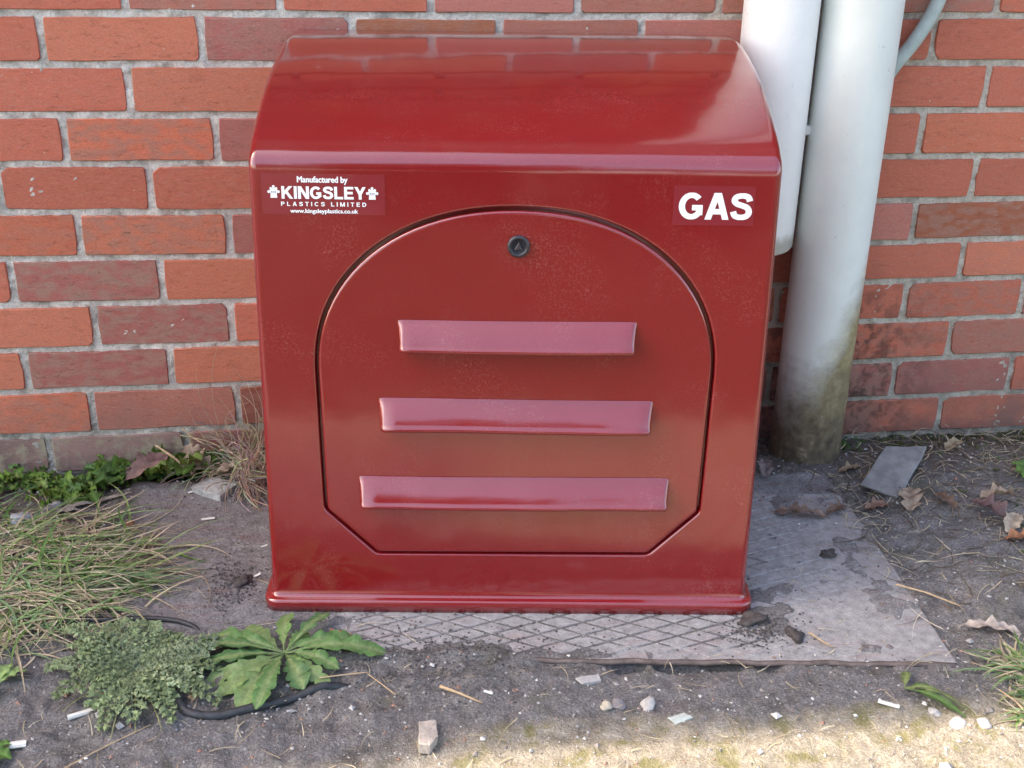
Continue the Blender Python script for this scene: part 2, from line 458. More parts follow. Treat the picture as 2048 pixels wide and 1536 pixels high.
# sticker film: clear gloss over red
def mat_film():
    m, nt, p = newmat('clear_sticker_film')
    p.inputs['Base Color'].default_value = (0.24, 0.026, 0.032, 1)
    p.inputs['Roughness'].default_value = 0.12
    p.inputs['Coat Weight'].default_value = 1.0
    v = coords(nt)
    b = bump(nt, p, noise(nt, v, 35, 3), 0.3, 0.001)
    r = mth(nt, 'ADD', mth(nt, 'MULTIPLY', noise(nt, v, 120, 3), 0.15), 0.05)
    nt.links.new(r, p.inputs['Roughness'])
    return m
M['film'] = mat_film()

# ------------------------------------------------------------------ ground
PL = [(-.005, -.497), (0.508, -.606), (0.752, -.636), (1.193, -.679), (1.198, -.538), (1.207, -.35), (1.193, -.23), (1.175, -.172),
      (1.079, -.160), (0.265, -.108), (0.10, -.10), (0.055, -.19)]
PLF = [(0.03, -.545), (1.193, -.679), (1.200, -.50), (1.207, -.34), (1.20, -.172), (1.079, -.160), (0.265, -.108), (0.05, -.095)]
def in_poly(x, y, poly):
    x = np.asarray(x); y = np.asarray(y); ins = np.zeros(x.shape, bool)
    n = len(poly)
    for i in range(n):
        x1, y1 = poly[i]; x2, y2 = poly[(i + 1) % n]
        cond = ((y1 > y) != (y2 > y)) & (x < (x2 - x1) * (y - y1) / (y2 - y1 + 1e-12) + x1)
        ins ^= cond
    return ins
def plate_sd(x, y):
    """approx signed distance, negative inside"""
    x = np.asarray(x, float); y = np.asarray(y, float)
    d = np.full(x.shape, 1e9)
    n = len(PLF)
    for i in range(n):
        ax, ay = PLF[i]; bx, by = PLF[(i + 1) % n]
        ex, ey = bx - ax, by - ay
        t = np.clip(((x - ax) * ex + (y - ay) * ey) / (ex * ex + ey * ey), 0, 1)
        d = np.minimum(d, np.hypot(x - ax - t * ex, y - ay - t * ey))
    return np.where(in_poly(x, y, PLF), -d, d)

def ground_h(x, y):
    x = np.asarray(x, float); y = np.asarray(y, float)
    near = np.exp(-np.maximum(0, np.abs(y + .45) - 1.2) * 0.8)
    h = (fbm(x, y, 5, 4) - .5) * .020 + (fbm(x, y, 34, 4, 3.3) - .5) * .014 + (fbm(x, y, 110, 4, 9.1) - .5) * .0075
    flat = sstep(-.62, -.80, y) * sstep(.3, .6, x)
    h = h * (1 - .45 * flat)
    h = h * near
    h -= .026 * sstep(-.16, 0.0, y) * sstep(2.5, 1.5, np.abs(x - .7))
    h += .022 * np.exp(-(((x + .05) / .15) ** 2 + ((y + .36) / .13) ** 2))       # mound under the grass on the left
    h += .016 * np.exp(-(((x - .22) / .05) ** 2 + ((y + .03) / .06) ** 2))
    h += .012 * sstep(1.22, 1.32, x) * sstep(-.75, -.5, y) * sstep(0.05, -.2, y)
    sd_ = plate_sd(x, y)
    inside = sstep(.004, -.006, sd_)
    # dirt film over the plate
    film = fbm(x, y, 9, 4, 21.0) + (fbm(x, y, 60, 3, 31.0) - .5) * .45
    core = sstep(-.47, -.54, y) * sstep(.56, .68, x) * sstep(1.10, 1.0, x)      # swept part that shows the tread
    part2 = sstep(.95, 1.05, x) * .0
    lo = -.0013 + .0006 * (fbm(x, y, 90, 3, 6.6) - .5)
    hi = -.0009 + .0060 * np.clip(film - .62, -.12, .5) + (fbm(x, y, 120, 3, 4.4) - .5) * .0014
    rightz = sstep(.95, 1.08, x)
    hi = hi + .0006 * rightz
    kk = np.clip(core + part2 * (1 - core), 0, 1)
    fh = hi * (1 - kk) + lo * kk
    bare = sstep(.93, 1.03, x + (fbm(x, y, 14, 3, 8.8) - .5) * .25) * sstep(-.20, -.27, y)
    fh = fh * (1 - bare) + (-.0040 + .0045 * sstep(.60, .74, fbm(x, y, 16, 4, 12.0))) * bare
    fh = fh + .0045 * sstep(-.035, 0.0, sd_) * (1 - core) * (1 - rightz * sstep(-.22, -.35, y)) * sstep(.35, .7, film) + .004 * sstep(-.02, 0, sd_) * sstep(.72, .6, x)
    h = h * (1 - inside) + fh * inside
    # broken trench under the front lip of the plate
    lip = np.interp(x, [.03, 1.193], [-.545, -.679])
    tr = np.exp(-((y - lip + .006) / .0085) ** 2)
    part = np.clip(sstep(.745, .752, x) * sstep(.792, .784, x) + sstep(.797, .804, x) * sstep(.975, .945, x), 0, 1) + .15 * sstep(.55, .75, x) * sstep(1.2, 1.0, x)
    h -= .022 * tr * part
    h = np.where((inside > .5) & (np.abs(y - lip) < .03) & (part > .5), np.minimum(h, -.012), h)
    # edge of the pale path
    h -= .004 * np.exp(-((y + .775) / .02) ** 2) * sstep(.4, .8, x) * fbm(x, y, 20, 2, 2.0)
    return h

def build_ground():
    st = .0036
    xs = np.concatenate([[-60, -30, -15, -8, -4, -2, -1.2, -.8, -.55, -.42, -.36], np.arange(-.32, 1.82, st), [1.86, 1.95, 2.1, 2.4, 3, 4, 6, 10, 18, 35, 60]])
    ys = np.concatenate([[-90, -50, -30, -18, -12, -8, -5.5, -4, -3, -2.4, -2, -1.7, -1.5, -1.35, -1.22, -1.12, -1.04], np.arange(-.98, .03, st), [.1, .4, 3, 60]])
    X, Y = np.meshgrid(xs, ys, indexing='ij')
    Z = ground_h(X, Y)
    Z = np.where(Y > .05, -.05, Z)
    nx, ny = X.shape
    v = np.stack([X.ravel(), Y.ravel(), Z.ravel()], 1).astype(np.float32)
    i = np.arange(nx - 1)[:, None] * ny + np.arange(ny - 1)[None, :]
    q = np.stack([i, i + ny, i + ny + 1, i + 1], -1).reshape(-1, 4)
    me = bpy.data.meshes.new('ground')
    me.vertices.add(len(v)); me.vertices.foreach_set('co', v.ravel())
    me.loops.add(q.size); me.loops.foreach_set('vertex_index', q.ravel().astype(np.int32))
    me.polygons.add(len(q)); me.polygons.foreach_set('loop_start', np.arange(0, q.size, 4, dtype=np.int32))
    me.polygons.foreach_set('loop_total', np.full(len(q), 4, dtype=np.int32))
    me.update(); me.validate()
    dm = sstep(.003, -.004 - .026 * (X < 1.0), plate_sd(X, Y)).ravel() * (1 - .75 * sstep(-.10, -.02, plate_sd(X, Y)).ravel() * sstep(.75, .6, X).ravel() * sstep(-.40, -.5, Y).ravel())
    xx_, yy_ = X.ravel(), Y.ravel()
    dm = dm * (1 - .95 * sstep(-.47, -.54, yy_) * sstep(.52, .64, xx_) * sstep(1.10, 1.0, xx_))
    ca_ = me.color_attributes.new('Dust', 'FLOAT_COLOR', 'POINT')
    arr = np.ones((len(v), 4), dtype=np.float32); arr[:, 0] = dm; arr[:, 1] = dm; arr[:, 2] = dm
    ca_.data.foreach_set('color', arr.ravel())
    o = link('ground', me, M['soil'], smooth=True)
    tag(o, 'grey gritty soil strip with moss and a pale concrete path edge', kind='structure')
    return o
build_ground()
def gz(x, y): return float(ground_h(np.array([x]), np.array([y]))[0])

# steel cover plate under the cabinet
def build_plate():
    root = empty('cover_plate', (0.6, -.4, 0))
    tag(root, 'rusty grey steel ground cover with diamond tread, lying under the red cabinet', 'cover plate')
    T = .0035
    ox, oy = .6, -.4
    bm = bmesh.new()
    top = [bm.verts.new((x - ox, y - oy, -.0022)) for x, y in PLF]
    bot = [bm.verts.new((x - ox, y - oy, -.0022 - T)) for x, y in PLF]
    bm.faces.new(top); bm.faces.new(bot[::-1])
    n = len(PLF)
    for i in range(n):
        bm.faces.new((top[i], bot[i], bot[(i + 1) % n], top[(i + 1) % n]))
    bmesh.ops.recalc_face_normals(bm, faces=bm.faces)
    me = bpy.data.meshes.new('plate_sheet'); bm.to_mesh(me); bm.free()
    link('plate_sheet', me, M['plate'], root)
    # raised diamonds: long axis along the front edge
    ang = math.atan2(-.679 + .545, 1.193 - .03)
    ca, sa = math.cos(ang), math.sin(ang)
    mb = MB()
    a, b = .0312, .0142      # half pitch along / across
    for r in range(-2, 38):
        for k in range(-2, 24):
            lx = k * 2 * a + (a if r % 2 else 0); ly = r * b + .010
            cx = .03 + lx * ca - ly * sa; cy = -.545 + lx * sa + ly * ca
            g = .0019
            fade = float(sstep(.33, .48, lx + .03) * sstep(1.14, .90, lx + .03))
            if fade < .04: continue
            pts = []
            ok = True
            for s_, hz in ((1.0, -.0021), (.93, -.0021 + .0015 * fade)):
                for ux, uy in ((a - 2.0 * g, 0), (0, b - g), (-(a - 2.0 * g), 0), (0, -(b - g))):
                    px = ux * s_; py = uy * s_
                    x = cx + px * ca - py * sa; y = cy + px * sa + py * ca
                    pts.append((x - ox, y - oy, hz))
            P4 = [(p_[0] + ox, p_[1] + oy) for p_ in pts[:4]]
            sdv = plate_sd(np.array([q_[0] for q_ in P4]), np.array([q_[1] for q_ in P4]))
            if sdv.max() > -.002: continue
            mb.add(pts, [(4, 5, 6, 7), (0, 1, 5, 4), (1, 2, 6, 5), (2, 3, 7, 6), (3, 0, 4, 7)])
    me = fixn(mesh('tread_pattern', mb.v, mb.f))
    t = link('tread_pattern', me, M['plate'], root); t['kind'] = 'stuff'
    # rusty front lip
    mb = MB()
    for i in range(24):
        pass
    v = []; f = []
    n = 40
    for i in range(n + 1):
        t_ = i / n; x = .50 + (1.193 - .50) * t_; y = -.545 + (x - .03) / (1.193 - .03) * (-.134) - .0015 + .0012 * math.sin(i * 1.7)
        zz = -.001 + .0008 * math.sin(i * .9)
        for dx, dz in ((0, -.006), (-.002, -.005), (-.0022, -.0012), (0, .0002), (.004, .0), (.004, -.004)):
            v.append((x - ox, y + dx - oy, zz + dz))
    for i in range(n):
        for k in range(6):
            f.append((i * 6 + k, i * 6 + (k + 1) % 6, (i + 1) * 6 + (k + 1) % 6, (i + 1) * 6 + k))
    f.append(tuple(range(6))); f.append(tuple(n * 6 + k for k in range(5, -1, -1)))
    rm = mat_simple('rusty_lip', (.135, .105, .095), .85, .5, 60, .001)
    link('front_lip', fixn(mesh('front_lip', v, f)), rm, root, smooth=True)
build_plate()

# ------------------------------------------------------------------ brick wall
PERP = {
 -2: [-0.5625, -0.3375, -0.1125, 0.1125, 0.3375, 0.5625, 0.7875, 1.0125, 1.2375, 1.4625, 1.6875, 1.9125],
 -1: [-0.45, -0.225, 0.0, 0.225, 0.45, 0.675, 0.9, 1.125, 1.35, 1.575, 1.8, 2.025],
 0: [-0.5661, -0.3411, -0.1161, 0.1089, 0.3313, 0.5543, 0.7771, 0.9976, 1.2241, 1.4507, 1.6757, 1.9007],
 1: [-0.4649, -0.2399, -0.0149, 0.2135, 0.4356, 0.6573, 0.8784, 1.1158, 1.3532, 1.5782, 1.8032],
 2: [-0.5743, -0.3493, -0.1243, 0.1007, 0.3267, 0.5528, 0.7789, 1.005, 1.2311, 1.4571, 1.6821, 1.9071],
 3: [-0.452, -0.227, -0.002, 0.2226, 0.4497, 0.6768, 0.9039, 1.131, 1.3581, 1.5831, 1.8081],
 4: [-0.5591, -0.3341, -0.1091, 0.1159, 0.3405, 0.5651, 0.7897, 1.0144, 1.239, 1.4636, 1.6886, 1.9136],
 5: [-0.4501, -0.2251, -0.0001, 0.229, 0.4573, 0.6855, 0.9137, 1.142, 1.3702, 1.5952, 1.8202],
 6: [-0.5624, -0.3374, -0.1124, 0.1179, 0.343, 0.5682, 0.7933, 1.0184, 1.2435, 1.4686, 1.6936, 1.9186],
 7: [-0.4452, -0.2202, 0.0048, 0.2209, 0.4521, 0.6832, 0.9144, 1.1455, 1.3767, 1.5933, 1.8183],
 8: [-0.5637, -0.3387, -0.1137, 0.1169, 0.3427, 0.5686, 0.7944, 1.0202, 1.246, 1.4719, 1.6969, 1.9219],
 9: [-0.4681, -0.2431, -0.0181, 0.2198, 0.4516, 0.6835, 0.9153, 1.1472, 1.379, 1.6018, 1.8268],
 10: [-0.5468, -0.3218, -0.0968, 0.1282, 0.3532, 0.5782, 0.8032, 1.0282, 1.2532, 1.4782, 1.7032, 1.9282],
}
LINE = [
 [(-0.0677, 0.7295), (0.2868, 0.7282), (0.6892, 0.7235), (1.3169, 0.7246), (1.4881, 0.7253)],
 [(-0.0791, 0.6559), (0.2556, 0.6551), (1.3287, 0.6518), (1.5031, 0.651)],
 [(-0.0905, 0.5821), (0.2286, 0.5791), (1.3411, 0.5758), (1.5182, 0.5766)],
 [(-0.102, 0.5081), (0.2307, 0.504), (1.3283, 0.5), (1.5339, 0.4988)],
 [(-0.1137, 0.4331), (0.2158, 0.4267), (1.3402, 0.4248), (1.549, 0.4245)],
 [(-0.1254, 0.3573), (0.2183, 0.3539), (1.317, 0.3506), (1.564, 0.3549)],
 [(-0.1374, 0.2799), (0.212, 0.2773), (1.3276, 0.2798), (1.5785, 0.2832)],
 [(-0.1496, 0.2016), (0.2058, 0.2017), (1.3138, 0.2066), (1.5937, 0.2083)],
 [(-0.161, 0.1279), (0.1997, 0.1283), (1.325, 0.1295), (1.6087, 0.1341)],
 [(-0.1737, 0.0464), (0.1931, 0.0479), (1.3355, 0.0571), (1.624, 0.0585)],
 [(-0.1737, -0.028), (1.4389, -0.0176)]]
def line_z(k, x):
    if k < 0: return line_z(0, x) - k * .075
    a = LINE[k]
    return float(np.interp(x, [p_[0] for p_ in a], [p_[1] for p_ in a]))

RED, ORG, BRN, PUR, DRT, PNK = (.55, .160, .098), (.61, .20, .118), (.47, .175, .125), (.42, .145, .118), (.32, .20, .18), (.56, .20, .155)
LRED = (.60, .175, .098)
SPEC = {  # (course, left perpend index): (colour, burn)
 (0, 1): (RED, .1), (0, 2): (RED, .1), (0, 3): (BRN, .35), (0, 4): (RED, .1), (0, 5): (PNK, .1), (0, 6): (BRN, .2), (0, 7): (BRN, .3), (0, 8): (BRN, .7), (0, 9): (RED, .2),
 (1, 0): (RED, 0), (1, 1): (RED, .1), (1, 2): (ORG, 0), (1, 3): (PUR, .5), (1, 4): ((.42, .15, .08), .4), (1, 5): (BRN, .2), (1, 6): (PNK, .2), (1, 7): (RED, .1), (1, 8): (RED, 0),
 (2, 2): (RED, .1), (2, 3): (ORG, .1), (2, 7): (RED, .1), (2, 8): (RED, 0), (2, 9): (RED, .1),
 (3, 1): (RED, .1), (3, 2): (LRED, .55), (3, 3): (PUR, .2), (3, 7): (RED, 0), (3, 8): (LRED, .1),
 (4, 2): (RED, .1), (4, 3): (RED, .15), (4, 8): (RED, 0), (4, 9): (RED, .1),
 (5, 1): (LRED, .3), (5, 2): (ORG, .5), (5, 3): (PUR, .2), (5, 7): (PNK, .2), (5, 8): ((.40, .13, .07), .6),
 (6, 1): (RED, .2), (6, 2): (PUR, .95), (6, 3): (ORG, 0), (6, 8): (RED, .1), (6, 9): (ORG, .2),
 (7, 1): (ORG, .1), (7, 2): (PUR, .9), (7, 3): (RED, .1), (7, 7): (RED, .1), (7, 8): (RED, .5), (7, 9): (PUR, .5),
 (8, 1): (ORG, .05), (8, 2): (PUR, .75), (8, 3): (ORG, .1), (8, 8): (RED, .4), (8, 9): (BRN, .4),
 (9, 1): (LRED, .4), (9, 2): (BRN, .2), (9, 3): ((.30, .08, .05), .3), (9, 7): (PUR, .6), (9, 8): (PUR, .3), (9, 9): (RED, .2),
 (10, 1): (DRT, .3), (10, 2): (DRT, .2), (10, 3): (PUR, .4), (10, 7): (PUR, .2), (10, 8): (RED, .2), (10, 9): (RED, .2),
}
# brick meshes: unit = 1 wide (x), 1 high (z); y in metres, front face at y=0 (before offset)
def brick_mesh(seed):
    r = random.Random(seed)
    Wd, Hd = .215, .0655
    pts = []
    def side(a, b, n):
        for i in range(n):
            t = i / n
            pts.append((a[0] + (b[0] - a[0]) * t, a[1] + (b[1] - a[1]) * t))
    h = (Wd / 2, Hd / 2)
    cr = [(.0012 + r.random() * .0028) for _ in range(4)]
    if r.random() < .35: cr[r.randrange(4)] = .006 + r.random() * .006
    c0, c1, c2, c3 = cr
    P = [(-h[0] + c0, -h[1]), (-h[0] / 2, -h[1]), (0, -h[1]), (h[0] / 2, -h[1]), (h[0] - c1, -h[1]), (h[0] - .001, -h[1] + c1), (h[0], 0),
         (h[0] - .001, h[1] - c2), (h[0] - c2, h[1]), (h[0] / 2, h[1]), (0, h[1]), (-h[0] / 2, h[1]), (-h[0] + c3, h[1]), (-h[0] + .001, h[1] - c3), (-h[0], 0), (-h[0] + .001, -h[1] + c0)]
    P = [(x + r.uniform(-.0009, .0009), z + r.uniform(-.0009, .0009)) for x, z in P]
    n = len(P)
    v = []
    for s_, y in ((0.0012, 0.0), (0.0003, .0007), (0.0, .004), (0.0, .03)):
        for x, z in P:
            fx = (h[0] - s_ * (1 + r.uniform(-.3, .3))) / h[0]; fz = (h[1] - s_ * (1 + r.uniform(-.3, .3))) / h[1]
            v.append((x * fx / Wd, y + (r.uniform(-.0003, .0003) if y == 0 else 0), z * fz / Hd))
    f = [tuple(range(n))]
    for k in range(3):
        for i in range(n):
            j = (i + 1) % n
            f.append((k * n + i, (k + 1) * n + i, (k + 1) * n + j, k * n + j))
    me = fixn(mesh('brick', v, f))
    me.materials.append(M['brick'])
    sm = [True] * len(me.polygons); sm[0] = False
    me.polygons.foreach_set('use_smooth', sm)
    return me
BMESH = [brick_mesh(s) for s in range(10)]
def build_wall():
    root = empty('brick_wall', (.7, 0, 0))
    tag(root, 'red and orange brick house wall with thick grey mortar joints behind the cabinet and pipes', 'brick wall')
    ox = .7
    # mortar bed
    xs = np.arange(-.40, 1.86, .0042); zs = np.arange(-.06, .86, .0030)
    X, Z = np.meshgrid(xs, zs, indexing='ij')
    Y = -.0003 + (fbm(X, Z, 55, 3, 1.0) - .5) * .0046 + (fbm(X, Z, 150, 3, 5.0) - .5) * .0058
    Y = Y + .0030 * (1 - sstep(.9, 1.1, X)) * 0 + .0012
    nx, nz = X.shape
    v = np.stack([X.ravel() - ox, Y.ravel(), Z.ravel()], 1)
    i = np.arange(nx - 1)[:, None] * nz + np.arange(nz - 1)[None, :]
    q = np.stack([i, i + nz, i + nz + 1, i + 1], -1).reshape(-1, 4)
    me = bpy.data.meshes.new('mortar')
    me.vertices.add(len(v)); me.vertices.foreach_set('co', v.astype(np.float32).ravel())
    me.loops.add(q.size); me.loops.foreach_set('vertex_index', q.ravel().astype(np.int32))
    me.polygons.add(len(q)); me.polygons.foreach_set('loop_start', np.arange(0, q.size, 4, dtype=np.int32))
    me.polygons.foreach_set('loop_total', np.full(len(q), 4, dtype=np.int32)); me.update(); me.validate()
    mo = link('mortar', me, M['mortar'], root, smooth=True); mo['kind'] = 'stuff'
    # core of the wall
    def boxm(name, x0, x1, y0, y1, z0, z1, mat):
        v = [(x - ox, y, z) for x in (x0, x1) for y in (y0, y1) for z in (z0, z1)]
        f = [(0, 1, 3, 2), (4, 6, 7, 5), (0, 4, 5, 1), (2, 3, 7, 6), (0, 2, 6, 4), (1, 5, 7, 3)]
        return link(name, fixn(mesh(name, v, f)), mat, root)
    boxm('wall_core', -14, 9, .012, .25, -.3, 2.50, M['mortar'])
    boxm('eaves_board', -14.3, 9.3, -.335, .40, 2.503, 2.68, M['soffit'])
    # bricks one by one
    r = random.Random(5)
    cnt = 0
    for c, xs_ in PERP.items():
        for k in range(len(xs_) - 1):
            xl, xr = xs_[k] + .0052, xs_[k + 1] - .0052
            if c in (10,) and xl < .4: pass
            if xr < -.40 or xl > 1.84: continue
            zt_l = line_z(c - 1, xl); zt_r = line_z(c - 1, xr); zb_l = line_z(c, xl); zb_r = line_z(c, xr)
            cx, cz = (xl + xr) / 2, (zt_l + zt_r + zb_l + zb_r) / 4
            hgt = (zt_l + zt_r - zb_l - zb_r) / 2 - .0105
            o = bpy.data.objects.new('brick', BMESH[r.randrange(len(BMESH))])
            C.objects.link(o); o.parent = root
            o.location = (cx - ox, -.0026 + r.uniform(-.0009, .0012), cz)
            o.rotation_euler = (r.uniform(-.006, .006), -math.atan2((zt_r + zb_r - zt_l - zb_l) / 2, xr - xl), r.uniform(-.004, .004))
            flip = r.random() < .5
            o.scale = ((xr - xl) * (-1 if False else 1), 1, hgt)
            if (c, k) in SPEC: col, bn = SPEC[(c, k)]
            else: col, bn = r.choice([(RED, .2), (RED, .1), (LRED, .3), (ORG, .2), (BRN, .4), (PUR, .5)])
            j = r.uniform(.93, 1.08)
            o.color = (col[0] * j, col[1] * j, col[2] * j, bn)
            cnt += 1
    # brickwork above the frame, joined (it shows in the gloss of the cabinet roof)
    mb = MB()
    for c in range(-3, -24, -1):
        z1 = line_z(0, .7) - (c) * .075; z0 = z1 - .0
        zc = .7245 - c * .075 + .0375 - .075
        for k in range(-14, 40):
            xl = k * .225 + (.1125 if c % 2 == 0 else 0) - .0 + .005; xr = xl + .215
            v = [(x - ox, y, z) for x in (xl, xr) for y in (-.003, .02) for z in (zc + .005 + .0375 - .0375, zc + .070)]
            mb.add(v, [(0, 1, 3, 2), (4, 6, 7, 5), (0, 4, 5, 1), (0, 2, 6, 4), (1, 5, 7, 3)])
    bw = link('brickwork', fixn(mesh('brickwork', mb.v, mb.f)), M['brickwork'], root); bw['kind'] = 'stuff'
build_wall()

# ------------------------------------------------------------------ gas cabinet
W, DT, DB, ZT = .6530, .4029, .4566, .6146
BOX = empty('gas_meter_cabinet', (0.35047, -.01, 0), -0.11121560)
tag(BOX, 'glossy dark red plastic gas meter cabinet with arched louvred door, standing against the brick wall', 'gas cabinet')
z0f = .0222
fu = Vector((0, DB - DT, ZT - z0f)).normalized()     # up along the front
fn = Vector((0, -fu.z, fu.y))                        # outwards
F0 = Vector((0, -DB, z0f))
def fp(u, v, o=0.0):
    return F0 + Vector((u, 0, 0)) + fu * v + fn * o
HF = (ZT - z0f) / fu.z

def offset_loop(L, d):
    """offset closed 2-D loop outwards by d (loop counter-clockwise)"""
    n = len(L); out = []
    for i in range(n):
        p0, p1, p2 = Vector(L[i - 1]), Vector(L[i]), Vector(L[(i + 1) % n])
        e1 = (p1 - p0).normalized(); e2 = (p2 - p1).normalized()
        n1 = Vector((e1.y, -e1.x)); n2 = Vector((e2.y, -e2.x))
        b = (n1 + n2); 
        if b.length < 1e-6: b = n1
        b.normalize(); k = 1 / max(.35, b.dot(n1))
        out.append((p1.x + b.x * d * k, p1.y + b.y * d * k))
    return out

def door_outline():
    cx, hw, vc, vr, e = .3295, .2575, .325, .2135, 2.15
    L = []
    def seg(a, b, n):
        for i in range(n):
            t = i / n; L.append((a[0] + (b[0] - a[0]) * t, a[1] + (b[1] - a[1]) * t))
    def round_corner(p, a, b, r_, n=4):
        p = Vector(p); da = (Vector(a) - p).normalized() * r_; db = (Vector(b) - p).normalized() * r_
        for i in range(n + 1):
            t = i / n; q = (p + da) * (1 - t) ** 2 + p * 2 * t * (1 - t) + (p + db) * t ** 2
            L.append((q.x, q.y))
    bl, br = (.1455, .0600), (.5150, .0615)
    lc, rc = (.0765, .1265), (.5815, .1265)
    rl, ll = (.587, .325), (.072, .325)
    round_corner(bl, lc, br, .006)
    for t in (.2, .4, .6, .8): L.append((bl[0] + (br[0] - bl[0]) * t, bl[1] + (br[1] - bl[1]) * t))
    round_corner(br, bl, rc, .006)
    L.append(((br[0] + rc[0]) / 2, (br[1] + rc[1]) / 2))
    round_corner(rc, br, rl, .006)
    for t in (.3, .6): L.append((rc[0] + (rl[0] - rc[0]) * t, rc[1] + (rl[1] - rc[1]) * t))
    m_ = 44
    for i in range(m_ + 1):
        th = PI * i / m_
        c_, s_ = math.cos(th), math.sin(th)
        L.append((cx + hw * math.copysign(abs(c_) ** (2 / e), c_), vc + vr * abs(s_) ** (2 / e)))
    for t in (.4, .7): L.append((ll[0] + (lc[0] - ll[0]) * t, ll[1] + (lc[1] - ll[1]) * t))
    round_corner(lc, ll, bl, .006)
    L.append(((bl[0] + lc[0]) / 2, (bl[1] + lc[1]) / 2))
    return L
OUT = door_outline()

def build_body():
    r = .009
    # profile
    roof = [(-DT, ZT), (-.362, .6395), (-.30, .6650), (-.24, .6838), (-.18, .6960), (-.11, .7060), (-.05, .7085), (0, .7075)]
    d1 = Vector((DB - DT, ZT - z0f)).normalized()
    d2 = (Vector(roof[1]) - Vector(roof[0])).normalized()
    rs = .024
    A = Vector((-DT, ZT)) - d1 * rs * .62; B = Vector((-DT, ZT)) + d2 * rs * .62
    prof = [Vector((-DB, z0f)) - d1 * .012, A - d1 * .002, A]
    nA = 7
    for i in range(1, nA):
        t = i / nA
        prof.append(A * (1 - t) ** 2 + Vector((-DT, ZT)) * 2 * t * (1 - t) + B * t ** 2)
    prof.append(B)
    R_ = [Vector(p) for p in roof]; R_[0] = B
    # catmull
    pts = [R_[0] - d2 * .02] + R_ + [R_[-1] + (R_[-1] - R_[-2])]
    for i in range(1, len(pts) - 2):
        p0, p1, p2, p3 = pts[i - 1:i + 3]
        for k in range(1, 7):
            t = k / 6
            prof.append(.5 * ((2 * p1) + (p2 - p0) * t + (2 * p0 - 5 * p1 + 4 * p2 - p3) * t * t + (3 * p1 - p0 - 3 * p2 + p3) * t ** 3))
    prof.append(Vector((0, .02)))
    n = len(prof)
    nor = []
    for i in range(n):
        a = prof[max(0, i - 1)]; b = prof[min(n - 1, i + 1)]
        if i == n - 1 or i == n - 2: e = (prof[i] - prof[i - 1]).normalized() if i == n - 2 else Vector((0, -1))
        else: e = (b - a).normalized()
        nor.append(Vector((-e.y, e.x)))       # outward: left of travel (front bottom -> up -> back)
    st = []
    K = 5
    for k in range(K + 1):
        th = PI / 2 * (1 - k / K)
        st.append((r * (1 - math.sin(th)), r * (1 - math.cos(th))))
    xs = st + [(r + .002, 0)]
    allx = xs + [(W - x, o) for x, o in reversed(xs)]
    V = []; Fc = []; flat = []
    for x, off in allx:
        for i in range(n):
            p = prof[i] - nor[i] * off
            V.append((x, p.x, p.y))
    m_ = len(allx)
    for j in range(m_ - 1):
        mid = (j == len(xs) - 1)
        for i in range(n - 1):
            if mid and i == 0: continue
            Fc.append((j * n + i, (j + 1) * n + i, (j + 1) * n + i + 1, j * n + i + 1))
    Fc.append(tuple(range(n))); Fc.append(tuple((m_ - 1) * n + i for i in range(n - 1, -1, -1)))
    nsm = len(Fc) - 2
    # front panel with the arched opening
    u0, u1 = r + .002, W - r - .002
    v0 = -.012; v1 = (A - d1 * .002 - Vector((-DB, z0f))).dot(d1)
    lip = .0030
    L1 = offset_loop(OUT, lip)
    cu, cv = .3295, .30
    def to_rect(u, v):
        du, dv = u - cu, v - cv
        t = 1e9
        if du > 0: t = min(t, (u1 - cu) / du)
        if du < 0: t = min(t, (u0 - cu) / du)
        if dv > 0: t = min(t, (v1 - cv) / dv)
        if dv < 0: t = min(t, (v0 - cv) / dv)
        return (cu + du * t, cv + dv * t)
    rect = [to_rect(*p) for p in L1]
    # snap nearest to rectangle corners
    for c_ in ((u0, v0), (u1, v0), (u1, v1), (u0, v1)):
        k = min(range(len(rect)), key=lambda q: (rect[q][0] - c_[0]) ** 2 + (rect[q][1] - c_[1]) ** 2)
        rect[k] = c_
    base = len(V); nl = len(L1)
    for p in rect: V.append(tuple(fp(*p)))
    for p in L1: V.append(tuple(fp(*p)))
    panel = []
    for i in range(nl):
        j = (i + 1) % nl
        panel.append((base + i, base + j, base + nl + j, base + nl + i))
    # rounded lip and pocket
    base2 = len(V)
    rings = []
    for k in range(5):
        th = PI / 2 * k / 4
        rings.append((lip * (1 - math.sin(th)), -lip * (1 - math.cos(th))))
    rings.append((0, -.016))
    for d, o in rings:
        for p in offset_loop(OUT, d): V.append(tuple(fp(p[0], p[1], o)))
    ringf = []
    for k in range(len(rings) - 1):
        for i in range(nl):
            j = (i + 1) % nl
            ringf.append((base2 + k * nl + i, base2 + k * nl + j, base2 + (k + 1) * nl + j, base2 + (k + 1) * nl + i))
    floor_ = [tuple(base2 + (len(rings) - 1) * nl + i for i in range(nl))]
    allf = Fc + panel + ringf + floor_
    me = mesh('body', V, allf)
    sm = [True] * nsm + [False, False] + [False] * len(panel) + [True] * len(ringf) + [False]
    me.polygons.foreach_set('use_smooth', sm)
    link('body', me, M['red'], BOX)
build_body()

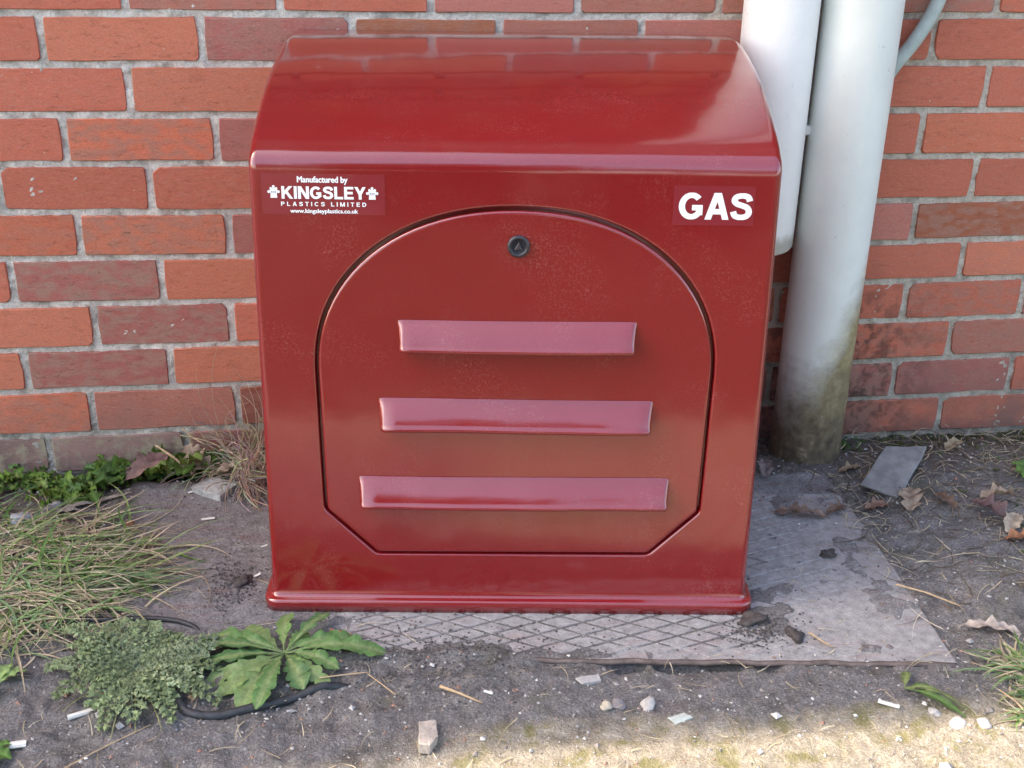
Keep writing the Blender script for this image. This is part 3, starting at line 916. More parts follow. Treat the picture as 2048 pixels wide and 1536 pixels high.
def build_plinth():
    rings = [(0, .0112), (.0125, .0112), (.0148, .0104), (.0162, .0085), (.0172, .0050), (.0185, .0026), (.0205, .0012), (.0235, .0004), (.0265, -.0002)]
    V = []; Fc = []
    per = 0
    for z, e in rings:
        rc = .010 + e
        loop = []
        # y front shifts slightly with height
        yf = -DB - (-.0) + (z - z0f) * fu.y / fu.z * 1.0
        x0_, x1_, y0_, y1_ = -e, W + e, yf - e, .0
        for (cx, cy, a0) in ((x1_ - rc, y0_ + rc, -PI / 2), (x1_ - .002, y1_ - .002, 0), (x0_ + .002, y1_ - .002, PI / 2), (x0_ + rc, y0_ + rc, PI)):
            rr = rc if abs(a0) > PI / 2 - .01 and a0 != PI / 2 else .002
            for k in range(7):
                a = a0 + PI / 2 * k / 6
                loop.append((cx + rr * math.cos(a), cy + rr * math.sin(a), z))
        # long front edge support points
        V += loop; per = len(loop)
    for k in range(len(rings) - 1):
        for i in range(per):
            j = (i + 1) % per
            Fc.append((k * per + i, k * per + j, (k + 1) * per + j, (k + 1) * per + i))
    Fc.append(tuple(range(per - 1, -1, -1)))
    link('plinth_flange', mesh('plinth_flange', V, Fc), M['red'], BOX, smooth=True)
build_plinth()

def build_door():
    gap = .0042
    D0 = [(a_, b_ - .0009) for a_, b_ in offset_loop(OUT, -gap)]; nl = len(D0)
    V = []; Fc = []
    rings = [(-.0045, .0010)]
    for k in range(1, 6):
        th = PI / 2 * k / 5
        rings.append((-.0038 * (1 - math.sin(th)), .0010 - .0038 * (1 - math.cos(th))))
    rings.append((0, -.014))
    for d, o in rings:
        for p in offset_loop(D0, d): V.append(tuple(fp(p[0], p[1], o)))
    Fc.append(tuple(range(nl)))
    for k in range(len(rings) - 1):
        for i in range(nl):
            j = (i + 1) % nl
            Fc.append((k * nl + i, (k + 1) * nl + i, (k + 1) * nl + j, k * nl + j))
    me = mesh('door', V, Fc)
    me.polygons.foreach_set('use_smooth', [False] + [True] * (len(Fc) - 1))
    fixn(me)
    door = link('door', me, M['red'], BOX)
    # louvres
    def louvre(ul, ur, vt, vb, seed):
        p = .0225
        prof = [(.0008, vt + .0012), (.0016, vt - .0004)]
        for k in range(1, 9):
            t = k / 9
            prof.append((.0016 + (p - .0016) * (t + .10 * math.sin(PI * t)), vt - .0004 + (vb - vt) * t))
        for k in range(6):
            a = k / 5 * 2.1
            prof.append((p - .0036 + .0040 * math.cos(.45 - a), vb + .0006 + .0040 * math.sin(.45 - a)))
        prof.append((.0008, vb + .004))
        st = [(0, 0.0), (.0010, .30), (.0028, .68), (.0055, .90), (.0080, 1.0)]
        mids = [ul + .008 + (ur - ul - .016) * i / 22 for i in range(1, 22)]
        us = [(ul + a, s_) for a, s_ in st] + [(u, 1.0) for u in mids] + [(ur - a, s_) for a, s_ in reversed(st)]
        V = []; Fc = []
        rr = random.Random(seed); ph = rr.random() * 6
        for u, s_ in us:
            wv = 1 + .045 * math.sin(u * 19 + ph) + .02 * math.sin(u * 47 + ph * 2)
            for o, v_ in prof:
                vm = (vt + vb) / 2
                oo = .0004 + (o - .0004) * s_ * (wv if s_ == 1 else 1)
                V.append(tuple(fp(u, vm + (v_ - vm) * (.93 + .07 * s_) + .0006 * math.sin(u * 13 + ph), oo + .0010)))
        n = len(prof)
        for j in range(len(us) - 1):
            for i in range(n - 1):
                Fc.append((j * n + i, (j + 1) * n + i, (j + 1) * n + i + 1, j * n + i + 1))
        me = fixn(mesh('louvre', V, Fc))
        o = link('louvre', me, M['red'], door, smooth=True)
        return o
    louvre(.1792, .4835, .3915, .3570, 1)
    louvre(.1530, .5100, .2855, .2490, 2)
    louvre(.1240, .5375, .1755, .1395, 3)
    # lock
    V = []; Fc = []
    cx, cy = .3309, .4894
    ns = 28
    rings = [(.0140, .0008), (.0140, .0028), (.0130, .0046), (.0112, .0052), (.0098, .0046), (.0090, .0014), (.0001, .0014)]
    for rr, o in rings:
        for i in range(ns):
            a = 2 * PI * i / ns
            V.append(tuple(fp(cx + rr * math.cos(a), cy + rr * math.sin(a), o + .001)))
    for k in range(len(rings) - 1):
        for i in range(ns):
            j = (i + 1) % ns
            Fc.append((k * ns + i, (k + 1) * ns + i, (k + 1) * ns + j, k * ns + j))
    lk = link('lock', fixn(mesh('lock', V, Fc)), M['lock'], door, smooth=True)
    # triangular key core, sub-part would be a fourth level: part of the door beside the lock
    V = []
    for s_, o in ((.0066, .0016), (.0060, .0044), (.0046, .0050)):
        for k in range(3):
            a = PI / 2 + k * 2 * PI / 3
            V.append(tuple(fp(cx + s_ * math.cos(a), cy - .0008 + s_ * math.sin(a), o + .001)))
    Fc = [(6, 7, 8)] + [(k * 3 + i, k * 3 + (i + 1) % 3, (k + 1) * 3 + (i + 1) % 3, (k + 1) * 3 + i) for k in range(2) for i in range(3)]
    link('key_socket', fixn(mesh('key_socket', V, Fc)), M['lock_core'], door)
build_door()

# ------------------------------------------------------------------ stickers and lettering
def text_pts(body, bold=0.0, spacing=1.0):
    cu = bpy.data.curves.new('lettering', 'FONT')
    cu.body = body; cu.size = 1.0; cu.offset = bold; cu.space_character = spacing
    cu.resolution_u = 4; cu.fill_mode = 'FRONT'
    ob = bpy.data.objects.new('tmp_text', cu); C.objects.link(ob)
    dg = bpy.context.evaluated_depsgraph_get(); dg.update()
    me = bpy.data.meshes.new_from_object(ob.evaluated_get(dg))
    bpy.data.objects.remove(ob)
    vs_ = [(v.co.x, v.co.y) for v in me.vertices]; fs_ = [tuple(p.vertices) for p in me.polygons]
    bpy.data.meshes.remove(me)
    return vs_, fs_
def place_text(body, u0, u1, v0, v1, bold, spacing, mbx, o=.0008, extra_bold_x=0.0):
    vs_, fs_ = text_pts(body, bold, spacing)
    xs = [p[0] for p in vs_]; ys = [p[1] for p in vs_]
    ax, bx, ay, by = min(xs), max(xs), min(ys), max(ys)
    pts = [fp(u0 + (x - ax) / (bx - ax) * (u1 - u0), v0 + (y - ay) / (by - ay) * (v1 - v0), o) for x, y in vs_]
    mbx.add(pts, fs_)
def film(u0, u1, v0, v1, nm='sticker'):
    # thin film with its own thickness
    V = []
    for o in (.00015, .0004):
        for u, v in ((u0, v0), (u1, v0), (u1, v1), (u0, v1)): V.append(tuple(fp(u, v, o)))
    Fc = [(4, 5, 6, 7), (0, 1, 5, 4), (1, 2, 6, 5), (2, 3, 7, 6), (3, 0, 4, 7)]
    return link(nm, fixn(mesh(nm, V, Fc)), M['film'], BOX)
def arc(cx, cy, rx, ry, a0, a1, n=18):
    return [(cx + rx * math.cos(math.radians(a0 + (a1 - a0) * i / n)), cy + ry * math.sin(math.radians(a0 + (a1 - a0) * i / n))) for i in range(n + 1)]
def spline(pts, k=5):
    P = [Vector(p) for p in pts]; Q = []
    for i in range(len(P) - 1):
        p0, p1, p2, p3 = P[max(0, i - 1)], P[i], P[i + 1], P[min(len(P) - 1, i + 2)]
        for m_ in range(k):
            t = m_ / k
            q = .5 * ((2 * p1) + (p2 - p0) * t + (2 * p0 - 5 * p1 + 4 * p2 - p3) * t * t + (3 * p1 - p0 - 3 * p2 + p3) * t ** 3)
            Q.append((q.x, q.y))
    Q.append(tuple(P[-1]))
    return Q
# capitals of a heavy grotesque: centre lines of the strokes in a box one unit high
GLYPH = {
 'K': (.80, [[(.11, 0), (.11, 1)], [(.70, 1.06), (.10, .34)], [(.30, .62), (.72, -.06)]]),
 'I': (.24, [[(.12, 0), (.12, 1)]]),
 'N': (.78, [[(.11, 0), (.11, 1)], [(.67, 0), (.67, 1)], [(.09, 1.06), (.69, -.06)]]),
 'G': (.84, [arc(.42, .5, .315, .405, 42, 322), [(.44, .44), (.79, .44)], [(.69, .50), (.69, .16)]]),
 'S': (.74, [spline([(.63, .70), (.57, .85), (.38, .905), (.18, .85), (.13, .71), (.22, .60), (.38, .54), (.55, .46), (.62, .30), (.55, .15), (.36, .095), (.17, .15), (.10, .31)])]),
 'L': (.64, [[(.11, 1), (.11, 0)], [(.12, .095), (.62, .095)]]),
 'E': (.68, [[(.11, 1), (.11, 0)], [(.12, .905), (.65, .905)], [(.12, .51), (.60, .51)], [(.12, .095), (.66, .095)]]),
 'Y': (.76, [[(.07, 1.06), (.38, .40)], [(.69, 1.06), (.38, .40)], [(.38, .46), (.38, 0)]]),
 'A': (.80, [[(.09, -.06), (.385, 1.0), (.40, 1.06)], [(.71, -.06), (.415, 1.0), (.40, 1.06)], [(.20, .30), (.60, .30)]]),
 'P': (.72, [[(.11, 0), (.11, 1)], [(.12, .905)] + arc(.38, .70, .21, .205, 90, -90, 10) + [(.12, .495)]]),
 'T': (.68, [[(.34, 0), (.34, 1)], [(.01, .905), (.67, .905)]]),
 'C': (.80, [arc(.42, .5, .315, .405, 42, 318)]),
 'M': (.92, [[(.11, 0), (.11, 1)], [(.81, 0), (.81, 1)], [(.12, 1.04), (.46, .0), (.46, -.1)], [(.80, 1.04), (.46, .0), (.46, -.1)]]),
 'D': (.78, [[(.11, 0), (.11, 1)], [(.12, .905)] + arc(.34, .5, .32, .405, 90, -90, 14) + [(.12, .095)]]),
 ' ': (.32, [])}
def clip_y(poly, y, keep_below):
    out = []
    for i in range(len(poly)):
        a, b = poly[i - 1], poly[i]
        ia = (a[1] <= y) if keep_below else (a[1] >= y); ib = (b[1] <= y) if keep_below else (b[1] >= y)
        if ia != ib:
            t = (y - a[1]) / (b[1] - a[1]); out.append((a[0] + (b[0] - a[0]) * t, y))
        if ib: out.append(b)
    return out
def caps(body, u0, u1, v0, v1, mbx, th=.20, track=.06, o=.0008):
    tot = sum(GLYPH[c_][0] for c_ in body) + track * (len(body) - 1)
    su = (u1 - u0) / tot; sv = v1 - v0; x = 0
    lev = 0
    for c_ in body:
        wd, strokes = GLYPH[c_]
        for st_ in strokes:
            lev += 1
            oo = o + (lev % 5) * .00004
            n = len(st_); Lf = []; Rt = []
            for i in range(n):
                a = Vector(st_[max(0, i - 1)]); b = Vector(st_[i]); c2 = Vector(st_[min(n - 1, i + 1)])
                e1 = (b - a) if i else (c2 - b); e2 = (c2 - b) if i < n - 1 else (b - a)
                e1.normalize(); e2.normalize()
                d = (e1 + e2).normalized(); nn_ = Vector((-d.y, d.x)); k = 1 / max(.5, d.dot(e1))
                hh = th / 2 * k
                Lf.append((b.x + nn_.x * hh, b.y + nn_.y * hh)); Rt.append((b.x - nn_.x * hh, b.y - nn_.y * hh))
            for i in range(n - 1):
                q = [Lf[i], Rt[i], Rt[i + 1], Lf[i + 1]]
                q = clip_y(clip_y(q, 1.0, True), 0.0, False)
                if len(q) < 3: continue
                mbx.add([fp(u0 + (x + px) * su, v0 + py * sv, oo) for px, py in q], [tuple(range(len(q)))])
        x += wd + track
def small_text(body, u0, u1, v0, v1, mbx):
    d = (v1 - v0) * .045
    for k, (du, dv) in enumerate(((0, 0), (d, 0), (-d, 0), (0, d * .7), (0, -d * .7))):
        place_text(body, u0 + du, u1 + du, v0 + dv, v1 + dv, .0, 1.0, mbx, .0008 + k * .00003)
st1 = film(.0155, .1662, .5258, .5760)
mb = MB()
small_text('Manufactured by', .0597, .1208, .5630, .5726, mb)
caps('KINGSLEY', .0398, .1426, .5450, .5604, mb, .205, .05)
caps('PLASTICS LIMITED', .0387, .1433, .5361, .5413, mb, .19, .42)
small_text('www.kingsleyplastics.co.uk', .0499, .1326, .5262, .5326, mb)
def crown(cu, cv, s):
    sx, sy = s * .72, s
    V = [(-.46, -.5), (.46, -.5), (.42, -.05), (.66, .08), (.42, .34), (.12, .45), (-.12, .45), (-.42, .34), (-.66, .08), (-.42, -.05)]
    V = [(cu + x * sx, cv + y * sy) for x, y in V]
    mb.add([fp(a, b, .0008) for a, b in V], [tuple(range(len(V)))])
    for k, (bx, by, br) in enumerate(((0, .58, .15), (.36, .40, .14), (-.36, .40, .14), (.66, .10, .14), (-.66, .10, .14))):
        P = [(cu + (bx + br * 1.25 * math.cos(2 * PI * k2 / 12)) * sx, cv + (by + br * math.sin(2 * PI * k2 / 12)) * sy) for k2 in range(12)]
        mb.add([fp(a, b, .0009 + k * .00003) for a, b in P], [tuple(range(12))])
crown(.0304, .5522, .0126); crown(.1507, .5514, .0126)
lt = link('lettering', mesh('lettering', mb.v, mb.f), M['letter'], st1); lt['kind'] = 'stuff'
mbd = MB()
for cu_, cv_ in ((.0304, .5522), (.1507, .5514)):
    for dx in (-.0022, .0, .0022):
        mbd.add([fp(cu_ + dx + a, cv_ + b, .0013) for a, b in ((-.0004, -.0006), (.0004, -.0006), (.0006, .0022), (-.0006, .0022))], [(0, 1, 2, 3)])
cs = link('crown_shading', mesh('crown_shading', mbd.v, mbd.f), mat_simple('grey_print', (.30, .25, .32), .5, .1), st1); cs['kind'] = 'stuff'
st2 = film(.5205, .6210, .5185, .5675)
mb = MB()
caps('GAS', .5272, .6188, .5258, .5590, mb, .205, .03)
l2 = link('lettering', mesh('lettering', mb.v, mb.f), M['letter'], st2)

# ------------------------------------------------------------------ pipes
def tube(pts, rad, ns=16, cap=True):
    V = []; Fc = []
    P = [Vector(p) for p in pts]
    n = len(P)
    up = Vector((0, 0, 1))
    prev = None
    for i in range(n):
        t = (P[min(n - 1, i + 1)] - P[max(0, i - 1)]).normalized()
        if prev is None:
            a = t.cross(up)
            if a.length < .1: a = t.cross(Vector((0, 1, 0)))
            a.normalize()
        else:
            a = (prev - t * prev.dot(t)).normalized()
        prev = a; b = t.cross(a)
        rr = rad[i] if isinstance(rad, (list, tuple)) else rad
        for k in range(ns):
            th = 2 * PI * k / ns
            V.append(P[i] + (a * math.cos(th) + b * math.sin(th)) * rr)
    for i in range(n - 1):
        for k in range(ns):
            j = (k + 1) % ns
            Fc.append((i * ns + k, i * ns + j, (i + 1) * ns + j, (i + 1) * ns + k))
    if cap:
        Fc.append(tuple(range(ns - 1, -1, -1))); Fc.append(tuple((n - 1) * ns + k for k in range(ns)))
    return V, Fc
def sub(V, o): return [(v[0] - o[0], v[1] - o[1], v[2] - o[2]) for v in V]

def build_pipes():
    # white downpipe ending in the air beside the cabinet
    L = (1.0735, -.072, .385)
    pa = empty('white_downpipe', L)
    tag(pa, 'white plastic downpipe with a cut open lower end beside the red cabinet', 'downpipe')
    R0, R1, ns = .0565, .0535, 48
    V = []; Fc = []
    prof = [(R1, .25), (R1, .006), (R1 + .0008, .001), (R0 - .001, 0), (R0, .002), (R0, .30), (R0, 1.0), (R0, 2.10)]
    for rr, z in prof:
        for k in range(ns):
            a = 2 * PI * k / ns
            cut = .010 * math.sin(a) if z < .01 else 0
            V.append((rr * math.cos(a), rr * math.sin(a), z + cut))
    for i in range(len(prof) - 1):
        for k in range(ns):
            j = (k + 1) % ns
            Fc.append((i * ns + k, i * ns + j, (i + 1) * ns + j, (i + 1) * ns + k))
    link('pipe_wall', fixn(mesh('pipe_wall', V, Fc)), M['pipe_white'], pa, smooth=True)
    # wall clip
    bm = bmesh.new()
    bmesh.ops.create_cube(bm, size=1, matrix=Matrix.Translation((.066, .030, .178)) @ Matrix.Diagonal((.026, .08, .014, 1)))
    bmesh.ops.bevel(bm, geom=list(bm.edges), offset=.002, segments=2, affect='EDGES')
    me = bpy.data.meshes.new('wall_clip'); bm.to_mesh(me); bm.free()
    link('wall_clip', me, M['pipe_white'], pa)
    # fat pale blue soil pipe going into the ground
    L = (1.197, -.078, -.03)
    pb = empty('soil_pipe', L)
    tag(pb, 'thick pale blue painted drain pipe with mossy brown stained foot entering the soil', 'drain pipe')
    V = []; Fc = []
    R0 = .0600
    zs = [0, .02, .05, .1, .2, .35, .5, .7, 1.0, 1.6, 2.5]
    for z in zs:
        e = .004 * math.exp(-z / .03)
        for k in range(ns):
            a = 2 * PI * k / ns
            V.append(((R0 + e) * math.cos(a), (R0 + e) * math.sin(a), z))
    for i in range(len(zs) - 1):
        for k in range(ns):
            j = (k + 1) % ns
            Fc.append((i * ns + k, i * ns + j, (i + 1) * ns + j, (i + 1) * ns + k))
    link('pipe_wall', fixn(mesh('pipe_wall', V, Fc)), M['pipe_blue'], pb, smooth=True)
    # thin conduit curving off behind the soil pipe
    pts = [(1.225, -.018, .545), (1.252, -.018, .588), (1.270, -.019, .622), (1.287, -.019, .651), (1.309, -.020, .682), (1.327, -.020, .712), (1.341, -.020, .745), (1.350, -.020, .785), (1.354, -.020, .83), (1.355, -.02, 1.2), (1.355, -.02, 2.4)]
    # smooth
    P = [Vector(p) for p in pts]; Q = []
    for i in range(len(P) - 1):
        p0, p1, p2, p3 = P[max(0, i - 1)], P[i], P[i + 1], P[min(len(P) - 1, i + 2)]
        for k in range(5):
            t = k / 5
            Q.append(.5 * ((2 * p1) + (p2 - p0) * t + (2 * p0 - 5 * p1 + 4 * p2 - p3) * t * t + (3 * p1 - p0 - 3 * p2 + p3) * t ** 3))
    Q.append(P[-1])
    V, Fc = tube(Q, .0112, 18)
    o = (1.225, -.018, .545)
    cdt = link('curved_conduit', mesh('curved_conduit', sub(V, o), Fc), M['conduit'], smooth=True)
    cdt.location = o
    tag(cdt, 'thin pale green conduit curving up the bricks from behind the thick drain pipe', 'conduit')
build_pipes()

# ------------------------------------------------------------------ cables
def cable(name, pts, rad, label):
    P = [Vector((x, y, gz(x, y) + z)) for x, y, z in pts]; Q = []
    for i in range(len(P) - 1):
        p0, p1, p2, p3 = P[max(0, i - 1)], P[i], P[i + 1], P[min(len(P) - 1, i + 2)]
        for k in range(8):
            t = k / 8
            Q.append(.5 * ((2 * p1) + (p2 - p0) * t + (2 * p0 - 5 * p1 + 4 * p2 - p3) * t * t + (3 * p1 - p0 - 3 * p2 + p3) * t ** 3))
    Q.append(P[-1])
    V, Fc = tube(Q, rad, 12)
    o = tuple(P[0])
    ob = link(name, mesh(name, sub(V, o), Fc), M['cable'], smooth=True); ob.location = o
    tag(ob, label, 'cable', 'black cables half buried in the soil')
cable('black_cable', [(.190, -.640, -.006), (.197, -.662, .003), (.212, -.683, .004), (.246, -.688, .003), (.288, -.679, .004), (.334, -.661, .003), (.372, -.648, .001), (.405, -.641, -.006)], .0058,
      'thick black cable curving along the soil in front of the leafy weeds')
cable('black_cable', [(.000, -.492, -.004), (.03, -.484, .002), (.071, -.479, .003), (.13, -.480, .004), (.17, -.488, .003), (.195, -.500, .001), (.206, -.510, -.004)], .0036,
      'thin black cable arching out of the straw behind the feathery grey green weed')

# ------------------------------------------------------------------ slabs, stones, scraps
def slab(name, pts, thick, mat, label, cat, z=0.0, tilt=(0, 0), seed=1, bev=.0015, group=None):
    r = random.Random(seed)
    cx = sum(p[0] for p in pts) / len(pts); cy = sum(p[1] for p in pts) / len(pts)
    P = []
    n = len(pts)
    for i in range(n):
        a = Vector(pts[i]); b = Vector(pts[(i + 1) % n]); L = (b - a).length
        m_ = 4
        for k in range(m_):
            t = k / m_; q = a.lerp(b, t)
            j = 0.0 if k == 0 else L * .02
            P.append((q.x - cx + r.uniform(-j, j), q.y - cy + r.uniform(-j, j)))
    V = []; nn = len(P)
    for s_, zz in ((1.0, 0), (1.01, thick * .6), (1.0, thick - bev), (.97, thick)):
        for x, y in P: V.append((x * s_ + (r.uniform(-1, 1) * .0006), y * s_ + r.uniform(-1, 1) * .0006, zz + r.uniform(-.0004, .0004)))
    V.append((0, 0, thick + .0006))
    Fc = [tuple(range(nn - 1, -1, -1))]
    for k in range(3):
        for i in range(nn):
            j = (i + 1) % nn
            Fc.append((k * nn + i, k * nn + j, (k + 1) * nn + j, (k + 1) * nn + i))
    for i in range(nn): Fc.append((3 * nn + i, 3 * nn + (i + 1) % nn, len(V) - 1))
    o = link(name, fixn(mesh(name, V, Fc)), mat)
    o.location = (cx, cy, gz(cx, cy) + z); o.rotation_euler = (tilt[0], tilt[1], 0)
    tag(o, label, cat, group)
    return o
slab('slate_fragment', [(1.318, -.137), (1.385, -.150), (1.279, -.280), (1.236, -.235)], .006, M['slate'],
     'flat grey slate tile fragment lying on the earth right of the drain pipe', 'slate', .010, (.10, -.06), 3)
slab('concrete_fragment', [(.152, -.134), (.178, -.107), (.228, -.124), (.199, -.166)], .013, M['concrete'],
     'pale grey flat concrete chunk beside the dry grass at the cabinet side', 'concrete chunk', .000, (.05, .03), 4)
slab('stone_block', [(.487, -.735), (.507, -.731), (.507, -.765), (.497, -.781), (.485, -.778)], .014, M['stone'],
     'small upright buff stone block in the foreground soil, left of centre', 'stone', -.001, (-.10, .1), 5)
slab('glass_chip', [(.790, -.748), (.812, -.742), (.820, -.750), (.796, -.760)], .002, mat_simple('pale_green_chip', (.45, .50, .46), .3, .1),
     'flat pale green chip on the soil below the diamond plate', 'chip', .001, (.05, 0), 6)
slab('flake_stone', [(.690, -.660), (.722, -.655), (.722, -.668), (.698, -.672)], .004, M['pebble'],
     'flat whitish stone flake just in front of the cover plate edge', 'stone', .0, (.05, 0), 8)

def pebble(x, y, sx, sy, sz, seed, label, mat, name='pebble', group=None, cat='pebble', amp=.22):
    r = random.Random(seed)
    bm = bmesh.new(); bmesh.ops.create_icosphere(bm, subdivisions=3, radius=1)
    ph = [r.uniform(0, 6) for _ in range(9)]
    for v in bm.verts:
        c = v.co
        d = 1 + amp * (math.sin(c.x * 2.3 + ph[0]) * math.sin(c.y * 2.9 + ph[1]) + .5 * math.sin(c.z * 4.1 + ph[2] + c.x * 3)) + amp * .35 * math.sin(c.x * 8 + ph[3]) * math.sin(c.y * 9 + ph[4] + c.z * 7)
        v.co = Vector((c.x * d * sx, c.y * d * sy, c.z * d * sz))
    me = bpy.data.meshes.new(name); bm.to_mesh(me); bm.free()
    o = link(name, me, mat, smooth=True)
    o.location = (x, y, gz(x, y) + sz * .02); o.rotation_euler = (0, 0, r.uniform(0, 6))
    tag(o, label, cat, group)
    return o
PG = 'pale pebbles scattered on the foreground soil'
pebble(.832, -.650, .0075, .0075, .0060, 1, 'round cream pebble lodged at the front lip of the cover plate', mat_simple('cream_pebble', (.62, .57, .44), .6, .1, 80), group=PG, amp=.05)
pebble(.773, -.717, .0110, .0095, .0070, 2, 'rounded grey pebble right of the yellowish pebble, on soil in front of the plate', M['pebble'], group=PG)
pebble(.719, -.716, .0085, .0070, .0050, 3, 'yellowish knobbly pebble in front of the plate, near the centre', mat_simple('tan_pebble', (.44, .40, .32), .8, .2), group=PG)
pebble(.736, -.712, .0110, .0100, .0040, 4, 'half sunk grey mauve pebble between the yellowish and the rounded grey one', mat_simple('mauve_pebble', (.21, .195, .20), .8, .2), group=PG)
pebble(1.140, -.792, .0150, .0100, .0070, 5, 'white oval pebble on the sunlit path at lower right', mat_simple('white_pebble', (.62, .60, .54), .7, .1), group=PG, amp=.1)
pebble(1.172, -.797, .0110, .0090, .0060, 6, 'smaller pale pebble just right of the white oval one on the path', M['pebble'], group=PG)
pebble(1.122, -.766, .0085, .0070, .0050, 7, 'small grey pebble at the shadow edge above the white oval one', M['pebble'], group=PG)
pebble(-.098, -.205, .020, .017, .013, 8, 'lumpy pale blue grey stone among the weeds at far left by the wall', mat_simple('blue_stone', (.33, .35, .37), .8, .3, 60, .001), group='stones among the left weeds', cat='stone', name='lumpy_stone')
pebble(-.060, -.172, .018, .013, .010, 9, 'flatter grey stone behind the lumpy one among the left weeds', mat_simple('grey_stone', (.30, .32, .32), .8, .3, 60, .001), group='stones among the left weeds', cat='stone', name='lumpy_stone')
# soil clods
CG = 'dark crumbs of soil on the cover plate'
for i, (x, y, s, lab) in enumerate([(.953, -.563, .017, 'dark crumbly soil clod against the front right corner of the cabinet'),
                        (1.000, -.603, .013, 'small dark soil clod on the plate, right of the cabinet corner clod'),
                        (1.118, -.412, .012, 'small dark lump of soil in the middle of the plate right of the cabinet'),
                        (.256, -.402, .013, 'dark soil crumb against the lower left side of the cabinet')]):
    o = pebble(x, y, s, s * .8, s * .38, 30 + i, lab, M['clod'], 'soil_clod', CG, 'soil clod', .42)
    o.location.z = .002
# white scraps
def scrap(x, y, L, wd, rot, label, th=.003, curl=.0):
    V = []; Fc = []
    n = 6; ns = 8
    for i in range(n + 1):
        t = i / n - .5
        for k in range(ns):
            a = 2 * PI * k / ns
            V.append((t * L, wd / 2 * math.cos(a), th / 2 * math.sin(a) + th / 2 + curl * (t * 2) ** 2))
    for i in range(n):
        for k in range(ns):
            Fc.append((i * ns + k, i * ns + (k + 1) % ns, (i + 1) * ns + (k + 1) % ns, (i + 1) * ns + k))
    Fc.append(tuple(range(ns - 1, -1, -1))); Fc.append(tuple(n * ns + k for k in range(ns)))
    o = link('white_scrap', fixn(mesh('white_scrap', V, Fc)), M['paper'])
    zz = gz(x, y) if plate_sd(x, y) > 0 else max(gz(x, y), -.0005)
    o.location = (x, y, zz + .0005); o.rotation_euler = (0, 0, rot)
    tag(o, label, 'scrap', 'white scraps of litter on the ground')
scrap(.083, -.667, .031, .0078, .38, 'fat white stub lying below the feathery weed, lower left', .0065)
scrap(.022, -.716, .018, .0105, .10, 'short white stub at the bottom left corner', .007)
scrap(.186, -.221, .020, .0060, .12, 'small white strip on the plate left of the cabinet', .0015)
scrap(.278, -.309, .010, .0040, .6, 'tiny white flake beside the middle of the cabinet left side', .001)
scrap(.268, -.389, .019, .0050, .25, 'curled white sliver next to the dark soil crumb left of the cabinet', .001, .003)
scrap(1.069, -.751, .026, .0062, -.55, 'whitish stick like scrap on the soil at lower right', .004)
scrap(.150, -.135 + .0, .010, .004, .5, 'tiny pale chip at the tip of the concrete chunk', .002)
scrap(.577, -.70 + .02, .012, .0045, -.5, 'small white husk on the soil left of the pale pebbles', .003)

# ------------------------------------------------------------------ leaves and plants
def leaf_strip(L, wfun, n=26, fold=.25, arch=(0, 0), curl=0.0, wob=0.0, seed=0, cm=(.2, .3, .1), ce=(.1, .2, .05), petiole=0.0, pw=.0015, thick=False):
    """leaf along +x from origin. wfun(t, side)->half width. arch=(rise, droop)."""
    r = random.Random(seed)
    V = []; Fc = []; Cc = []
    cols = [-1, -.6, -.14, 0, .14, .6, 1]
    ph = r.random() * 6
    tot = L + petiole
    for i in range(n + 1):
        t = i / n
        xx = petiole + L * t
        s_ = xx / tot
        z = arch[0] * math.sin(PI * min(1, s_ * .95)) - arch[1] * s_ * s_
        for c in cols:
            hw = wfun(t, 1 if c > 0 else -1) if abs(c) > .2 else max(pw, wfun(t, 1) * .5 if False else pw) / .14 * 1.0
            if abs(c) > .2:
                w_ = max(hw, pw * 1.02) * abs(c)
            else:
                w_ = pw * abs(c) / .14 if c else 0
                w_ = min(w_, wfun(t, 1 if c > 0 else -1) * .3 + 1e-5)
            y = math.copysign(w_, c) if c else 0
            zz = z + fold * w_ * (1 - curl * w_ * 40) + wob * math.sin(t * 17 + ph + c * 2) * w_ * 4
            V.append((xx, y, zz))
            m_ = 1 if abs(c) <= .2 else 0
            jit = 1 + r.uniform(-.12, .12)
            Cc.append(tuple((cm[k] if m_ else ce[k]) * jit for k in range(3)))
    nc = len(cols)
    for i in range(n):
        for j in range(nc - 1):
            Fc.append((i * nc + j, (i + 1) * nc + j, (i + 1) * nc + j + 1, i * nc + j + 1))
    if petiole > 0:
        b = len(V)
        for i in range(5):
            t = i / 4; xx = petiole * t; s_ = xx / tot
            z = arch[0] * math.sin(PI * min(1, s_ * .95)) - arch[1] * s_ * s_
            for y, dz in ((-pw, 0), (0, pw), (pw, 0), (0, -pw)):
                V.append((xx, y, z + dz)); Cc.append(cm)
        for i in range(4):
            for k in range(4):
                Fc.append((b + i * 4 + k, b + i * 4 + (k + 1) % 4, b + (i + 1) * 4 + (k + 1) % 4, b + (i + 1) * 4 + k))
    return V, Fc, Cc

def xform(V, loc, rz, pitch=0.0, roll=0.0):
    m_ = Matrix.Translation(loc) @ Matrix.Rotation(rz, 4, 'Z') @ Matrix.Rotation(-pitch, 4, 'Y') @ Matrix.Rotation(roll, 4, 'X')
    return [tuple(m_ @ Vector(v)) for v in V]

